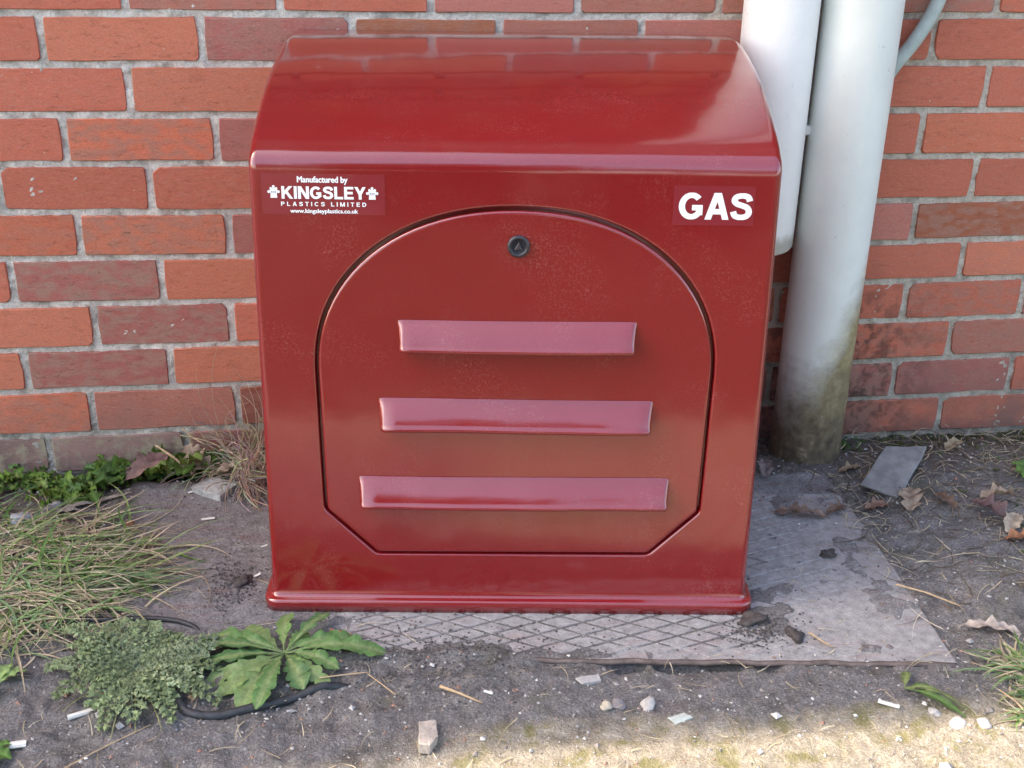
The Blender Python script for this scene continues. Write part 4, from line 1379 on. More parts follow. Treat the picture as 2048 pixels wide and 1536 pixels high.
def dandelion():
    bx, by = .322, -.585
    bz = gz(bx, by)
    root = empty('dandelion_plant', (bx, by, bz))
    tag(root, 'bright green dandelion rosette with lobed leaves in front of the cabinet left corner', 'weed')
    # (tip x, tip y, length scale, width, petiole, seed)
    tips = [(.452, -.592, .017, 1), (.375, -.500, .012, 2), (.322, -.498, .013, 3), (.258, -.508, .017, 4), (.232, -.548, .015, 5), (.347, -.652, .017, 6),
            (.272, -.680, .017, 7), (.225, -.628, .014, 8), (.395, -.555, .012, 9), (.390, -.625, .013, 10), (.300, -.655, .013, 11), (.250, -.578, .012, 12), (.350, -.545, .012, 13), (.345, -.610, .011, 14), (.415, -.560, .016, 15), (.205, -.600, .016, 16), (.200, -.560, .014, 17), (.245, -.655, .015, 18), (.295, -.690, .013, 19), (.215, -.530, .013, 20), (.380, -.650, .012, 21)]
    for tx, ty, wd, sd_ in tips:
        r = random.Random(sd_)
        dx, dy = tx - bx, ty - by
        D = math.hypot(dx, dy); L = D * 1.03; pet = L * .16
        nl = r.choice([4, 5])
        def wf(t, side, wd=wd, nl=nl, o=r.random() * .2):
            env = (math.sin(PI * min(1, t * .97 + .02)) ** .7) * (.42 + .58 * t ** .8)
            endlobe = 1.0
            x = (t * nl + o + (.08 if side > 0 else 0)) % 1.0
            lobe = .48 + .52 * (x ** .5) if x < .84 else .48 + .52 * (1 - (x - .84) / .16)
            if t > .72: lobe = 1.0 * min(1, (t - .72) / .05) + lobe * (1 - min(1, (t - .72) / .05))
            tip = 1 if t < .9 else math.sqrt(max(0, 1 - ((t - .9) / .1) ** 2))
            return wd * env * lobe * tip * 1.35 * (1 + .05 * math.sin(t * 55)) + 1e-5
        g = r.choice([(.13, .26, .085), (.17, .30, .09), (.10, .21, .08), (.21, .32, .12)])
        V, Fc, Cc = leaf_strip(L - pet, wf, 44, .16, (L * .09, L * .07), .2, .03, sd_, (.24, .33, .14), g, pet, .0015)
        bd = r.uniform(-2.2, 2.2)
        V = [(v[0], v[1] + bd * v[0] * (v[0] - L), v[2] + .0016 * math.sin(v[0] * 210 + sd_) * abs(v[1]) / wd) for v in V]
        V = xform(V, (0, 0, .003 + r.random() * .006), math.atan2(dy, dx), r.uniform(-.06, .08), r.uniform(-.30, .30))
        o = link('leaf', mesh('leaf', V, Fc, Cc), M['leaf'], root, smooth=True)
        if sd_ == 7: o['label'] = 'broad pale leaf touching the cable'
dandelion()

def feathery():
    bx, by = .140, -.600
    root = empty('feathery_weed', (bx, by, gz(bx, by)))
    tag(root, 'grey green weed with finely cut frilly leaves, left of the dandelion', 'weed')
    tips = [(.098, -.512, .030), (.060, -.548, .030), (.138, -.515, .028), (.176, -.545, .028), (.078, -.600, .024), (.060, -.640, .022), (.104, -.665, .026), (.150, -.690, .026), (.185, -.660, .026),
            (.215, -.588, .024), (.215, -.645, .026), (.125, -.570, .026), (.165, -.620, .024), (.195, -.560, .022), (.045, -.520, .020), (.095, -.545, .024), (.230, -.610, .020), (.105, -.625, .022), (.190, -.690, .018), (.240, -.560, .020), (.235, -.665, .018), (.120, -.695, .020), (.070, -.575, .020), (.038, -.585, .016)]
    for q, (tx, ty, wd) in enumerate(tips):
        r = random.Random(100 + q)
        dx, dy = tx - bx, ty - by; L = math.hypot(dx, dy) * 1.08
        V = []; Fc = []; Cc = []
        base = r.choice([(.23, .29, .15), (.27, .33, .19), (.18, .235, .115)])
        def frond_z(t): return L * (.17 * math.sin(PI * t * .85) - .08 * t * t)
        # midrib
        n = 12
        for i in range(n):
            t = i / (n - 1); w_ = .0014 * (1 - t * .7)
            for s_ in (-1, 1):
                V.append((L * t, s_ * w_, frond_z(t) + .0006)); Cc.append((.20, .26, .16))
        for i in range(n - 1): Fc.append((2 * i, 2 * i + 2, 2 * i + 3, 2 * i + 1))
        # crinkled leaflets of small lobes
        fc = r.uniform(.72, 1.25)
        for i in range(12):
            t = .12 + .88 * i / 11
            for s_ in (-1, 1):
                reach = wd * (math.sin(PI * (.12 + .80 * t)) ** .8) * r.uniform(.8, 1.1)
                ang = s_ * (1.15 - .45 * t) + r.uniform(-.15, .15)
                px, pz = L * t, frond_z(t)
                m_ = 6
                for k in range(1, m_ + 1):
                    d = reach * k / m_
                    cx = px + d * math.cos(ang); cy = d * math.sin(ang)
                    cz = pz + .30 * d - .010 * (d / wd) ** 2 + r.uniform(-.001, .002)
                    sz = (.0030 if k < 4 else .0040) * r.uniform(.8, 1.25)
                    # lobe = bent 5-gon
                    b = len(V); a0 = r.uniform(0, 6)
                    V.append((cx, cy, cz + .0015))
                    j_ = r.uniform(.8, 1.25) * (.85 + .35 * k / m_) * fc; col = tuple(c_ * j_ for c_ in base)
                    Cc.append(col)
                    for h in range(7):
                        a = a0 + 2 * PI * h / 7
                        rr = sz * (1.25 if h % 2 else .65)
                        V.append((cx + rr * math.cos(a), cy + rr * math.sin(a), cz + r.uniform(-.0022, .0022))); Cc.append(col)
                    for h in range(7): Fc.append((b, b + 1 + h, b + 1 + (h + 1) % 7))
        V = xform(V, (0, 0, .004), math.atan2(dy, dx), r.uniform(.0, .12), r.uniform(-.2, .2))
        link('leaf', mesh('leaf', V, Fc, Cc), M['leaf'], root)
    # trailing pale stems
    mb = MB()
    for (tx, ty) in ((.155, -.715), (.185, -.712), (.060, -.660), (.045, -.632), (.128, -.722)):
        P = []
        for i in range(9):
            t = i / 8
            P.append((( tx - bx) * t * 1.0, (ty - by) * t, .012 * math.sin(PI * t) + gz(bx + (tx - bx) * t, by + (ty - by) * t) - gz(bx, by) + .003))
        V, Fc = tube(P, [.0014 - .0008 * i / 8 for i in range(9)], 6)
        mb.add(V, Fc, (.34, .33, .15))
    link('stem', mb.mesh('stem'), M['leaf'], root, smooth=True)
feathery()

def small_plant(name, bx, by, leaves, label, cat, cols, pitch=.12):
    root = empty(name, (bx, by, gz(bx, by)))
    tag(root, label, cat)
    for q, (tx, ty, wd, cl) in enumerate(leaves):
        r = random.Random(200 + q)
        L = math.hypot(tx - bx, ty - by) * 1.03
        def wf(t, side, wd=wd): return wd * (math.sin(PI * min(1, max(0, t))) ** .75) * (1 - .25 * t) + 1e-5
        V, Fc, Cc = leaf_strip(L * .85, wf, 18, .35, (L * .10, L * .10), 0, .05, q, tuple(min(1, c_ * 1.6) for c_ in cols[cl]), cols[cl], L * .15, .0010)
        V = xform(V, (0, 0, .003), math.atan2(ty - by, tx - bx), pitch + r.uniform(-.05, .1), r.uniform(-.3, .3))
        link('leaf', mesh('leaf', V, Fc, Cc), M['leaf'], root, smooth=True)
small_plant('plantain_seedling', 1.103, -.722, [(1.118, -.690, .007, 1), (1.140, -.728, .006, 0), (1.142, -.738, .0045, 1), (1.152, -.782, .0065, 0), (1.160, -.772, .005, 1)],
            'small narrow leaved green seedling on bare soil at lower right', 'weed', [(.075, .135, .040), (.15, .19, .075)])
small_plant('broadleaf_seedling', 1.535, -.225, [(1.505, -.232, .014, 0), (1.512, -.205, .012, 0), (1.530, -.260, .013, 0), (1.50, -.262, .011, 0), (1.56, -.24, .012, 0)],
            'soft bright green weed at the right edge near the wall', 'weed', [(.11, .21, .055), (.15, .19, .075)], .3)
small_plant('broadleaf_seedling', -.030, -.605, [(.002, -.585, .013, 0), (-.02, -.570, .010, 0), (-.055, -.59, .011, 1), (-.03, -.64, .010, 1)],
            'single pale green leafy sprout at the left edge of the foreground', 'weed', [(.22, .32, .12), (.10, .19, .05)], .25)
small_plant('broadleaf_seedling', -.01, -.728, [(.016, -.715, .010, 0), (.020, -.742, .012, 0), (-.02, -.70, .010, 0), (.004, -.758, .010, 0)],
            'green leafy sprout in the bottom left corner of the photo', 'weed', [(.10, .20, .05), (.10, .19, .05)], .2)

def weeds_patch():
    r = random.Random(44)
    mb = MB()
    def leaf(x, y, z, L, wd, rz, pit, col):
        V, Fc, Cc = leaf_strip(L, lambda t, s_: wd * math.sin(PI * min(1, .08 + .9 * t)) ** .7 + 1e-5, 6, .3, (L * .12, L * .15), 0, .2, r.random(), tuple(c_ * 1.35 for c_ in col), col, 0, .0005)
        V = xform(V, (x, y, z), rz, pit, r.uniform(-.4, .4))
        mb.add(V, Fc, Cc)
    cl = [(-.15, -.045, .05), (-.10, -.06, .05), (-.05, -.085, .05), (.00, -.06, .05), (.02, -.035, .045), (.06, -.03, .045), (.10, -.02, .04), (.14, -.035, .04), (.165, -.05, .03), (.12, -.06, .04), (-.04, -.12, .035), (-.17, -.09, .04), (.05, -.08, .035), (-.17, -.20, .03), (-.02,-.1,.04)]
    for cx, cy, sp in cl:
        for k in range(int(r.uniform(18, 60))):
            x = r.gauss(cx, sp * .5); y = min(-.006, r.gauss(cy, sp * .45))
            g = r.choice([(.10, .20, .035), (.075, .155, .032), (.15, .26, .05), (.09, .18, .055), (.20, .29, .08)])
            big = r.random() < .25
            L = r.uniform(.009, .016) if not big else r.uniform(.020, .034)
            if cx > .01 and r.random() < .5: L *= 1.45
            leaf(x, y, gz(x, y) + r.uniform(.002, .016 if cx < .01 else .030), L, L * r.uniform(.28, .42), r.uniform(0, 6.3), r.uniform(-.1, .75), g)
    # few upright toothed leaves against the wall
    for (x, y, h) in ((.085, -.012, .060), (.095, -.010, .045), (.125, -.014, .042), (.145, -.018, .038), (.055, -.02, .035), (.108, -.015, .052), (.160, -.022, .040), (.02, -.02, .03)):
        for k in range(3):
            leaf(x + r.uniform(-.008, .008), y, gz(x, y), h * r.uniform(.7, 1.1), h * .20, -PI / 2 + r.uniform(-1.2, 1.2), r.uniform(1.0, 1.4), (.085, .17, .035))
    for k in range(150):
        x = r.uniform(1.38, 1.62); y = r.uniform(-.62, -.12)
        if r.random() < (x - 1.30) * 2.6: leaf(x, y, gz(x, y) + .001, r.uniform(.006, .013), .0026, r.uniform(0, 6.3), r.uniform(0, .9), (.09, .13, .045))
    for k in range(60):
        x = r.gauss(1.275, .022); y = min(-.012, r.gauss(-.05, .022))
        leaf(x, y, gz(x, y) + .002, r.uniform(.007, .014), .0028, r.uniform(0, 6.3), r.uniform(0, .9), (.07, .14, .03))
    for k in range(170):
        x = r.uniform(1.36, 1.72); y = min(-.008, r.gauss(-.03, .02))
        leaf(x, y, gz(x, y) + .001, r.uniform(.006, .013), .0025, r.uniform(0, 6.3), r.uniform(0, .9), (.075, .095, .03))
    o = link('low_weeds', mb.mesh('low_weeds'), M['leaf'], smooth=True)
    tag(o, 'bright green low weeds and moss sprouting along the foot of the brick wall', 'weeds', kind='stuff')
weeds_patch()

def blade(mb, x, y, z, rz, L, wd, rise, droop, col, r, bend=0.0):
    n = 7; V = []
    for i in range(n + 1):
        t = i / n
        d = L * (t * math.cos(rise) + 0)
        h = L * math.sin(rise) * (t - droop * t * t)
        a = rz + bend * t
        px = d * math.cos(a); py = d * math.sin(a)
        w_ = wd * (1 - t ** 1.8) * .5 + .0001
        nx, ny = -math.sin(a), math.cos(a)
        zz = max(z + h, float('-inf'))
        V.append((x + px - nx * w_, y + py - ny * w_, zz + w_ * .5)); V.append((x + px, y + py, zz)); V.append((x + px + nx * w_, y + py + ny * w_, zz + w_ * .5))
    # keep above ground
    xs = np.array([v[0] for v in V]); ys = np.array([v[1] for v in V]); g = ground_h(xs, np.minimum(ys, -.004))
    V = [(v[0], min(v[1], -.005), max(v[2], g[i] + .0012)) for i, v in enumerate(V)]
    Fc = []
    for i in range(n):
        Fc.append((3 * i, 3 * i + 3, 3 * i + 4, 3 * i + 1)); Fc.append((3 * i + 1, 3 * i + 4, 3 * i + 5, 3 * i + 2))
    j = r.uniform(.75, 1.25)
    mb.add(V, Fc, tuple(c_ * j for c_ in col))

GREEN = [(.17, .28, .12), (.21, .32, .13), (.15, .25, .12), (.25, .34, .12), (.12, .23, .06)]
STRAW = [(.56, .47, .32), (.47, .39, .27), (.62, .54, .40), (.37, .30, .21), (.50, .44, .30)]
def grass_clump(name, centers, ngreen, nstraw, label, Lg=(.06, .15), Ls=(.04, .13), seed=1, bias=None, sp=1.0):
    r = random.Random(seed)
    cx = sum(c_[0] for c_ in centers) / len(centers); cy = sum(c_[1] for c_ in centers) / len(centers)
    root = empty(name, (cx, cy, 0))
    tag(root, label, 'grass')
    for nm, cnt, pal, LL, ww in (('green_blades', ngreen, GREEN, Lg, (.0020, .0052)), ('dry_blades', nstraw, STRAW, Ls, (.0014, .0042))):
        if not cnt: continue
        mb = MB()
        for k in range(cnt):
            c_ = r.choice(centers)
            x = r.gauss(c_[0], c_[2] * sp); y = min(-.012, r.gauss(c_[1], c_[2] * sp * .8))
            rz = r.uniform(0, 2 * PI) if bias is None or r.random() < .5 else r.gauss(bias, .6)
            rise = r.uniform(.0, .60) if nm == 'green_blades' else r.uniform(.0, .35)
            blade(mb, x, y, gz(x, y) + .001, rz, r.uniform(*LL), r.uniform(*ww), rise, r.uniform(.5, 1.15), r.choice(pal), r, r.uniform(-.7, .7))
        mb.v = [(v[0] - cx, v[1] - cy, v[2]) for v in mb.v]
        o = link(nm, mb.mesh(nm), M['blade'], root, smooth=True); o['kind'] = 'stuff'
grass_clump('grass_clump', [(-.06, -.31, .04), (.01, -.27, .035), (.06, -.34, .03), (-.02, -.38, .045), (-.11, -.25, .04), (-.07, -.44, .04), (-.12, -.36, .04), (-.05, -.47, .035), (.02, -.42, .035), (.07, -.39, .03), (-.10, -.50, .035), (-.02, -.45, .04)], 330, 850,
            'sprawling clump of green and straw coloured grass at the left of the cabinet', seed=3, bias=.1, sp=1.15)
def dry_tuft():
    r = random.Random(9)
    root = empty('dry_grass_tuft', (.235, -.05, 0))
    tag(root, 'tangled straw coloured dead grass tuft squeezed between the cabinet and the wall', 'dry grass')
    mb = MB()
    def stalk(P, rad, col):
        V, Fc = tube(P, rad, 4, False)
        V = [(v[0] - .235, min(v[1], -.004) + .05, v[2]) for v in V]
        mb.add(V, Fc, col)
    for k in range(270):
        x = r.uniform(.205, .262); y = r.uniform(-.125, -.015)
        z = gz(x, y) + .002
        rz = r.uniform(0, 2 * PI); L = r.uniform(.05, .15); el = r.uniform(.1, 1.35); dr = r.uniform(.3, 1.4)
        P = []
        for i in range(7):
            t = i / 6
            px = x + L * t * math.cos(el) * math.cos(rz + t * .7); py = y + L * t * math.cos(el) * math.sin(rz + t * .7)
            pz = max(z + L * math.sin(el) * (t - dr * .6 * t * t), gz(px, py) + .001)
            px = min(px, .285 + max(0, -py) * .0)
            P.append((px, min(py, -.008), pz))
        stalk(P, r.uniform(.0004, .0010), tuple(c_ * r.uniform(.7, 1.2) for c_ in r.choice(STRAW[:3] + [(.36, .28, .20), (.44, .35, .25)])))
    # long thin seed stalks against the bricks
    for (x0, z0, x1, z1, x2, z2) in [(.205, .02, .165, .13, .198, .205), (.205, .02, .150, .12, .160, .165), (.20, .03, .152, .09, .146, .045), (.20, .03, .165, .08, .205, .03), (.215, .05, .175, .085, .24, .10),
                                     (.24, .06, .235, .12, .21, .15), (.25, .05, .26, .13, .22, .16), (.26, .08, .25, .12, .205, .125), (.235, .04, .215, .09, .19, .11), (.255, .03, .275, .11, .245, .135), (.19, .01, .155, .05, .14, .09)]:
        P = []
        for i in range(11):
            t = i / 10
            P.append((x0 * (1 - t) ** 2 + 2 * x1 * t * (1 - t) + x2 * t * t, -.014 - .03 * (1 - t), z0 * (1 - t) ** 2 + 2 * z1 * t * (1 - t) + z2 * t * t))
        stalk(P, [.0008 * (1 - .5 * i / 10) for i in range(11)], (.50, .36, .24))
    # drooping strands in front, at the cabinet's left foot
    for k in range(70):
        x = r.uniform(.225, .262); y = r.uniform(-.14, -.06)
        P = []
        a = r.uniform(-1.9, -1.1); L = r.uniform(.03, .075); h = r.uniform(.015, .07)
        for i in range(8):
            t = i / 7
            px = x + L * t * math.cos(a) * .7 + .01 * math.sin(t * 5 + k); py = y + L * t * math.sin(a)
            P.append((px, py, max(gz(px, py) + .001, gz(x, y) + h * (1 - t * t))))
        stalk(P, .0008, tuple(c_ * r.uniform(.8, 1.15) for c_ in (.42, .31, .24)))
    o = link('dry_blades', mb.mesh('dry_blades'), M['blade'], root, smooth=True); o['kind'] = 'stuff'
dry_tuft()
grass_clump('grass_tuft', [(1.275, -.70, .016), (1.29, -.745, .02), (1.27, -.79, .02)], 130, 170, 'yellowish sunlit grass tuft at the lower right edge', (.03, .07), (.03, .07), seed=6, bias=2.8)

# straw and chips
def litter():
    r = random.Random(21)
    mb = MB()
    def one(x, y, L, rz, wd, col, lift=.006):
        blade(mb, x, y, max(gz(x, y), -.0005) + .001, rz, L, wd, r.uniform(0, .12), 1.0, col, r, r.uniform(-.6, .6))
    for k in range(980):   # right-hand earth
        x = r.uniform(1.17, 1.75); y = -.02 - abs(r.gauss(.22, .20))
        if y < -.74 or (x < 1.24 and y > -.15): continue
        if plate_sd(x, y) < -.03: continue
        one(x, y, r.uniform(.015, .075), r.uniform(0, 6.3), r.uniform(.0008, .0020), r.choice(STRAW + [(.18, .13, .09), (.12, .09, .06)]))
    for k in range(260):   # left and foreground
        x = r.uniform(-.2, .5); y = r.uniform(-.78, -.10)
        if plate_sd(x, y) < -.01 and y > -.5 and r.random() < .75: continue
        one(x, y, r.uniform(.008, .05), r.uniform(0, 6.3), r.uniform(.0007, .0018), r.choice(STRAW))
    for k in range(130):
        x = r.uniform(.3, 1.3); y = r.uniform(-.84, -.62)
        one(x, y, r.uniform(.006, .032), r.uniform(0, 6.3), r.uniform(.0006, .0015), r.choice(STRAW))
    for k in range(40):
        x = r.uniform(.95, 1.2); y = r.uniform(-.64, -.18)
        one(x, y, r.uniform(.005, .03), r.uniform(0, 6.3), r.uniform(.0006, .0012), r.choice(STRAW))
    for k in range(40):
        x = r.uniform(1.15, 1.22); y = r.uniform(-.30, -.22)
        one(x, y, r.uniform(.01, .03), r.uniform(0, 6.3), .0009, (.07, .055, .045))
    o = link('straw_litter', mb.mesh('straw_litter'), M['blade'], smooth=True)
    tag(o, 'thin dry straws and plant bits strewn over the soil', 'straw', kind='stuff')
    # chips
    mb = MB()
    base = [Vector(v) for v in ((1, 0, 0), (-1, 0, 0), (0, 1, 0), (0, -1, 0), (0, 0, 1), (0, 0, -1))]
    fcs = [(0, 2, 4), (2, 1, 4), (1, 3, 4), (3, 0, 4), (2, 0, 5), (1, 2, 5), (3, 1, 5), (0, 3, 5)]
    n = 0
    X = []; 
    while n < 5200:
        x = r.uniform(-.25, 1.75); y = r.uniform(-.95, -.01)
        d = plate_sd(x, y)
        if d < -.015 and r.random() < .86: continue
        if y < -.2 and x > 1.25 and r.random() < .5: continue
        X.append((x, y, d)); n += 1
    H = ground_h(np.array([q[0] for q in X]), np.array([q[1] for q in X]))
    for (x, y, d), h in zip(X, H):
        s = abs(r.gauss(0, .0013)) + .0007
        if r.random() < .02: s *= 2.3
        if d < 0: h = max(h, -.0006); s = min(s, .0025)
        a = r.uniform(0, 6.3); ca, sa = math.cos(a), math.sin(a)
        sc = (s * r.uniform(.7, 1.5), s * r.uniform(.6, 1.1), s * r.uniform(.4, .8))
        V = []
        for b in base:
            q = Vector((b.x * sc[0] * r.uniform(.75, 1.2), b.y * sc[1] * r.uniform(.75, 1.2), b.z * sc[2]))
            V.append((x + q.x * ca - q.y * sa, y + q.x * sa + q.y * ca, h + sc[2] * .4 + q.z))
        t = r.random()
        col = (.50, .49, .47) if t < .15 else ((.36, .35, .34) if t < .55 else ((.20, .18, .17) if t < .86 else (.30, .17, .13)))
        k = r.uniform(.8, 1.2)
        mb.add(V, fcs, tuple(c_ * k for c_ in col))
    o = link('gravel', mb.mesh('gravel'), M['gravel'])
    tag(o, 'fine pale grit and stone chips scattered over the ground', 'gravel', kind='stuff')
    # crumbs of dark soil
    mb = MB()
    for k in range(2600):
        zone = r.random()
        if zone < .35: x, y = r.gauss(.50, .10), r.gauss(-.60, .035)
        elif zone < .5: x, y = r.gauss(.96, .03), r.gauss(-.585, .02)
        elif zone < .65: x, y = r.gauss(.24, .02), r.gauss(-.40, .03)
        else: x, y = r.uniform(-.2, 1.7), r.uniform(-.72, -.05)
        d = float(plate_sd(x, y)); h = gz(x, y)
        if d < 0: h = max(h, -.0006)
        s = r.uniform(.0007, .0024)
        V = [(x + b.x * s * r.uniform(.7, 1.2), y + b.y * s * r.uniform(.7, 1.2), h + s * .4 + b.z * s * .7) for b in base]
        kk = r.uniform(.6, 1.3)
        mb.add(V, fcs, (.085 * kk, .073 * kk, .068 * kk))
    o = link('soil_crumbs', mb.mesh('soil_crumbs'), M['gravel'])
    tag(o, 'dark soil crumbs sprinkled on the plate and path', 'soil', kind='stuff')
litter()

# dead leaves, each its own
def dead_leaf(x, y, rz, L, wd, col, label, lobes=4, depth=.45, curl=.35, seed=1, lift=.003, pitch=.1, roll=0.0):
    r = random.Random(seed)
    def wf(t, s_):
        env = math.sin(PI * min(1, .04 + .93 * t)) ** .75
        return wd * env * (1 - depth * (.5 + .5 * math.cos(2 * PI * (t * lobes + (.12 if s_ > 0 else 0))))) * (1 + .15 * math.sin(t * 31 + seed)) + 1e-5
    V, Fc, Cc = leaf_strip(L, wf, 30, .25, (L * .10, L * .06), 0, .05, seed, tuple(c_ * .75 for c_ in col), col, L * .10, .0008)
    # curl edges and add crinkle
    V = [(v[0], v[1] * (1 - .2 * abs(v[1]) / wd), v[2] + curl * .45 * (abs(v[1]) / wd) ** 2 * wd * (1 + .5 * math.sin(v[0] * 60 + seed)) + .0012 * math.sin(v[0] * 260 + v[1] * 300)) for v in V]
    cx = L * .5
    V = [(v[0] - cx, v[1], v[2]) for v in V]
    me = mesh('dead_leaf', V, Fc, Cc)
    o = link('dead_leaf', me, M['dryleaf'], smooth=True)
    zz = gz(x, y)
    if plate_sd(x, y) < 0: zz = max(zz, -.0006)
    o.location = (x, y, zz + lift); o.rotation_euler = (roll, -pitch, rz)
    tag(o, label, 'dead leaf', 'dry brown leaves lying on the ground')
BR, TAN, PUR_, RST = (.19, .12, .085), (.34, .26, .19), (.17, .105, .10), (.33, .15, .08)
dead_leaf(1.120, -.300, 2.9, .080, .018, (.24, .16, .12), 'brown lobed dead leaf on the back right corner of the cover plate', 4, .5, .3, 1)
dead_leaf(1.172, -.292, .5, .045, .014, BR, 'small dark curled leaf between the plate corner leaf and the slate', 3, .4, .5, 2)
dead_leaf(1.292, -.300, 1.2, .070, .026, TAN, 'pale tan lobed leaf just in front of the slate fragment', 3, .5, .3, 3, .006)
dead_leaf(1.245, -.292, 3.4, .045, .014, (.25, .15, .11), 'reddish brown leaf strip under the front tip of the slate', 3, .3, .3, 4)
dead_leaf(1.420, -.325, .0, .060, .022, TAN, 'buff folded leaf at the top of the right hand leaf heap', 2, .2, .6, 5, .016, .1, -.3)
dead_leaf(1.398, -.362, 2.2, .060, .022, PUR_, 'dark purplish leaf in the middle of the right hand leaf heap', 2, .2, .6, 6, .010, .2)
dead_leaf(1.415, -.392, .9, .052, .018, (.42, .35, .27), 'light cream leaf low in the right hand leaf heap', 2, .2, .4, 7, .008, .25)
dead_leaf(1.408, -.428, -.2, .050, .016, RST, 'rusty orange leaf below the right hand leaf heap', 2, .2, .3, 8, .003)
dead_leaf(1.345, -.318, 1.8, .050, .015, BR, 'dark brown leaf left of the right hand leaf heap', 3, .4, .6, 9, .004)
dead_leaf(1.262, -.620, -.4, .075, .017, (.42, .36, .32), 'pale grey lobed leaf right of the plate front corner', 5, .5, .25, 10, .004)
dead_leaf(.072, -.100, .5, .075, .022, (.22, .13, .115), 'big purplish brown leaf with dark holes among the left weeds', 3, .25, .6, 11, .022, .35, .4)
dead_leaf(.160, -.062, 2.3, .085, .022, (.30, .23, .17), 'large tan oak leaf leaning on the weeds above the concrete chunk', 5, .5, .4, 12, .024, .35, -.5)
dead_leaf(.208, -.095, .3, .060, .020, (.36, .28, .20), 'tan crinkled oak leaf between the concrete chunk and dry tuft', 4, .5, .5, 13, .014, .1)
dead_leaf(.070, -.236, 1.2, .022, .009, RST, 'small rusty leaf scrap at the plate edge beside the grass clump', 2, .3, .3, 14)
dead_leaf(.384, -.550, .15, .040, .010, (.38, .16, .075), 'orange brown leaf lying behind the dandelion', 2, .1, .3, 15, .004)
dead_leaf(1.048, -.160, .3, .060, .013, (.17, .12, .10), 'dark narrow leaf behind the cabinet at the foot of the drain pipe', 3, .3, .4, 16)
dead_leaf(1.098, -.163, 1.4, .038, .015, (.20, .15, .14), 'grey brown upright leaf in front of the drain pipe foot', 2, .1, .3, 17, .01, .5)
dead_leaf(1.040, -.120, 2.0, .045, .016, (.30, .17, .09), 'reddish leaf wedged behind the cabinet right side', 3, .3, .5, 18, .02, .5)
dead_leaf(1.245, -.163, .2, .045, .012, (.26, .19, .12), 'brown leaf between drain pipe and slate', 3, .3, .4, 19)
dead_leaf(1.460, -.100, .6, .050, .018, (.35, .28, .18), 'tan leaf on the earth close to the wall at right', 3, .4, .4, 20, .004)
dead_leaf(.215, -.655, 1.6, .030, .010, (.28, .20, .13), 'small brown withered leaf beneath the feathery weed', 2, .3, .6, 22, .008)

def twig(pts, r0, r1, label, cat='twig', mat='twig', name='dry_twig', flat=1.0):
    P = [Vector((x, y, (max(gz(x, y), -.0006)) + z)) for x, y, z in pts]
    n = len(P); Q = []
    for i in range(n - 1):
        for k in range(4): Q.append(P[i].lerp(P[i + 1], k / 4))
    Q.append(P[-1]); m_ = len(Q)
    rr = random.Random(int(pts[0][0] * 9999))
    V, Fc = tube(Q, [(r0 + (r1 - r0) * i / (m_ - 1)) * rr.uniform(.85, 1.15) for i in range(m_)], 7)
    o = link(name, mesh(name, sub(V, P[0]), Fc), M[mat], smooth=True); o.location = P[0]
    tag(o, label, cat, 'twigs and stalks on the ground')
twig([(1.182, -.505, .006), (1.215, -.533, .006), (1.251, -.567, .004)], .0014, .0012, 'pale straight stalk crossing the right edge of the cover plate')
twig([(.518, -.664, .004), (.540, -.682, .005), (.568, -.700, .003)], .0024, .0010, 'tan splinter of stalk on the foreground soil near the centre')
twig([(.368, -.640, .010), (.402, -.634, .008), (.429, -.630, .004)], .0010, .0010, 'thin stalk at the dandelion leaf tips, upper of two crossing', )
twig([(.428, -.632, .004), (.446, -.652, .003), (.462, -.672, .002)], .0008, .0008, 'thin stalk slanting down right of the dandelion')
twig([(.085, -.040, .040), (.118, -.066, .028), (.148, -.092, .012)], .0022, .0018, 'bleached woody stalk lying across the weeds above the plate')
twig([(.125, -.010, .055), (.140, -.022, .045), (.165, -.040, .038)], .0011, .0009, 'fine pale stalk leaning on the tan oak leaf')
twig([(1.020, -.600, .003), (1.032, -.622, .003), (1.040, -.634, .003)], .0014, .0010, 'short pale stalk on the plate right of the cabinet corner')
twig([(1.218, -.745, .006), (1.225, -.768, .008), (1.232, -.800, .004)], .0012, .0009, 'thin curved stalk by the sunlit grass tuft')
twig([(.170, -.700, .003), (.120, -.735, .003), (.075, -.770, .002)], .0010, .0008, 'long thin stalk slanting through the lower left soil')
twig([(.10, -.478, .010), (.118, -.470, .010), (.150, -.520, .006)], .0016, .0012, 'straw coloured stalk crossing the thin black cable')
def bark(pts, wd, label, seed):
    r = random.Random(seed)
    V = []; Fc = []; n = len(pts)
    a0, b0 = Vector(pts[0][:2]), Vector(pts[-1][:2]); d = (b0 - a0).normalized(); nn = Vector((-d.y, d.x))
    m_ = 14
    for i in range(m_):
        t = i / (m_ - 1); p = a0.lerp(b0, t); p = p + nn * .004 * math.sin(t * 4)
        ww = wd * (math.sin(PI * (.12 + .8 * t)) ** .6) * r.uniform(.75, 1.15)
        zg = gz(p.x, p.y) + .004 + .004 * math.sin(PI * t)
        for k, (o_, z_) in enumerate(((-1, 0), (-.5, .5), (0, .8 + r.uniform(-.3, .3)), (.5, .5), (1, 0))):
            q = p + nn * ww * o_
            V.append((q.x - a0.x, q.y - a0.y, zg + ww * .5 * z_ - gz(a0.x, a0.y)))
    for i in range(m_ - 1):
        for k in range(4): Fc.append((i * 5 + k, (i + 1) * 5 + k, (i + 1) * 5 + k + 1, i * 5 + k + 1))
        Fc.append((i * 5 + 4, (i + 1) * 5 + 4, (i + 1) * 5, i * 5))
    o = link('bark_strip', fixn(mesh('bark_strip', V, Fc)), M['bark']); o.location = (a0.x, a0.y, gz(a0.x, a0.y))
    tag(o, label, 'bark', 'weathered bark strips in the grass')
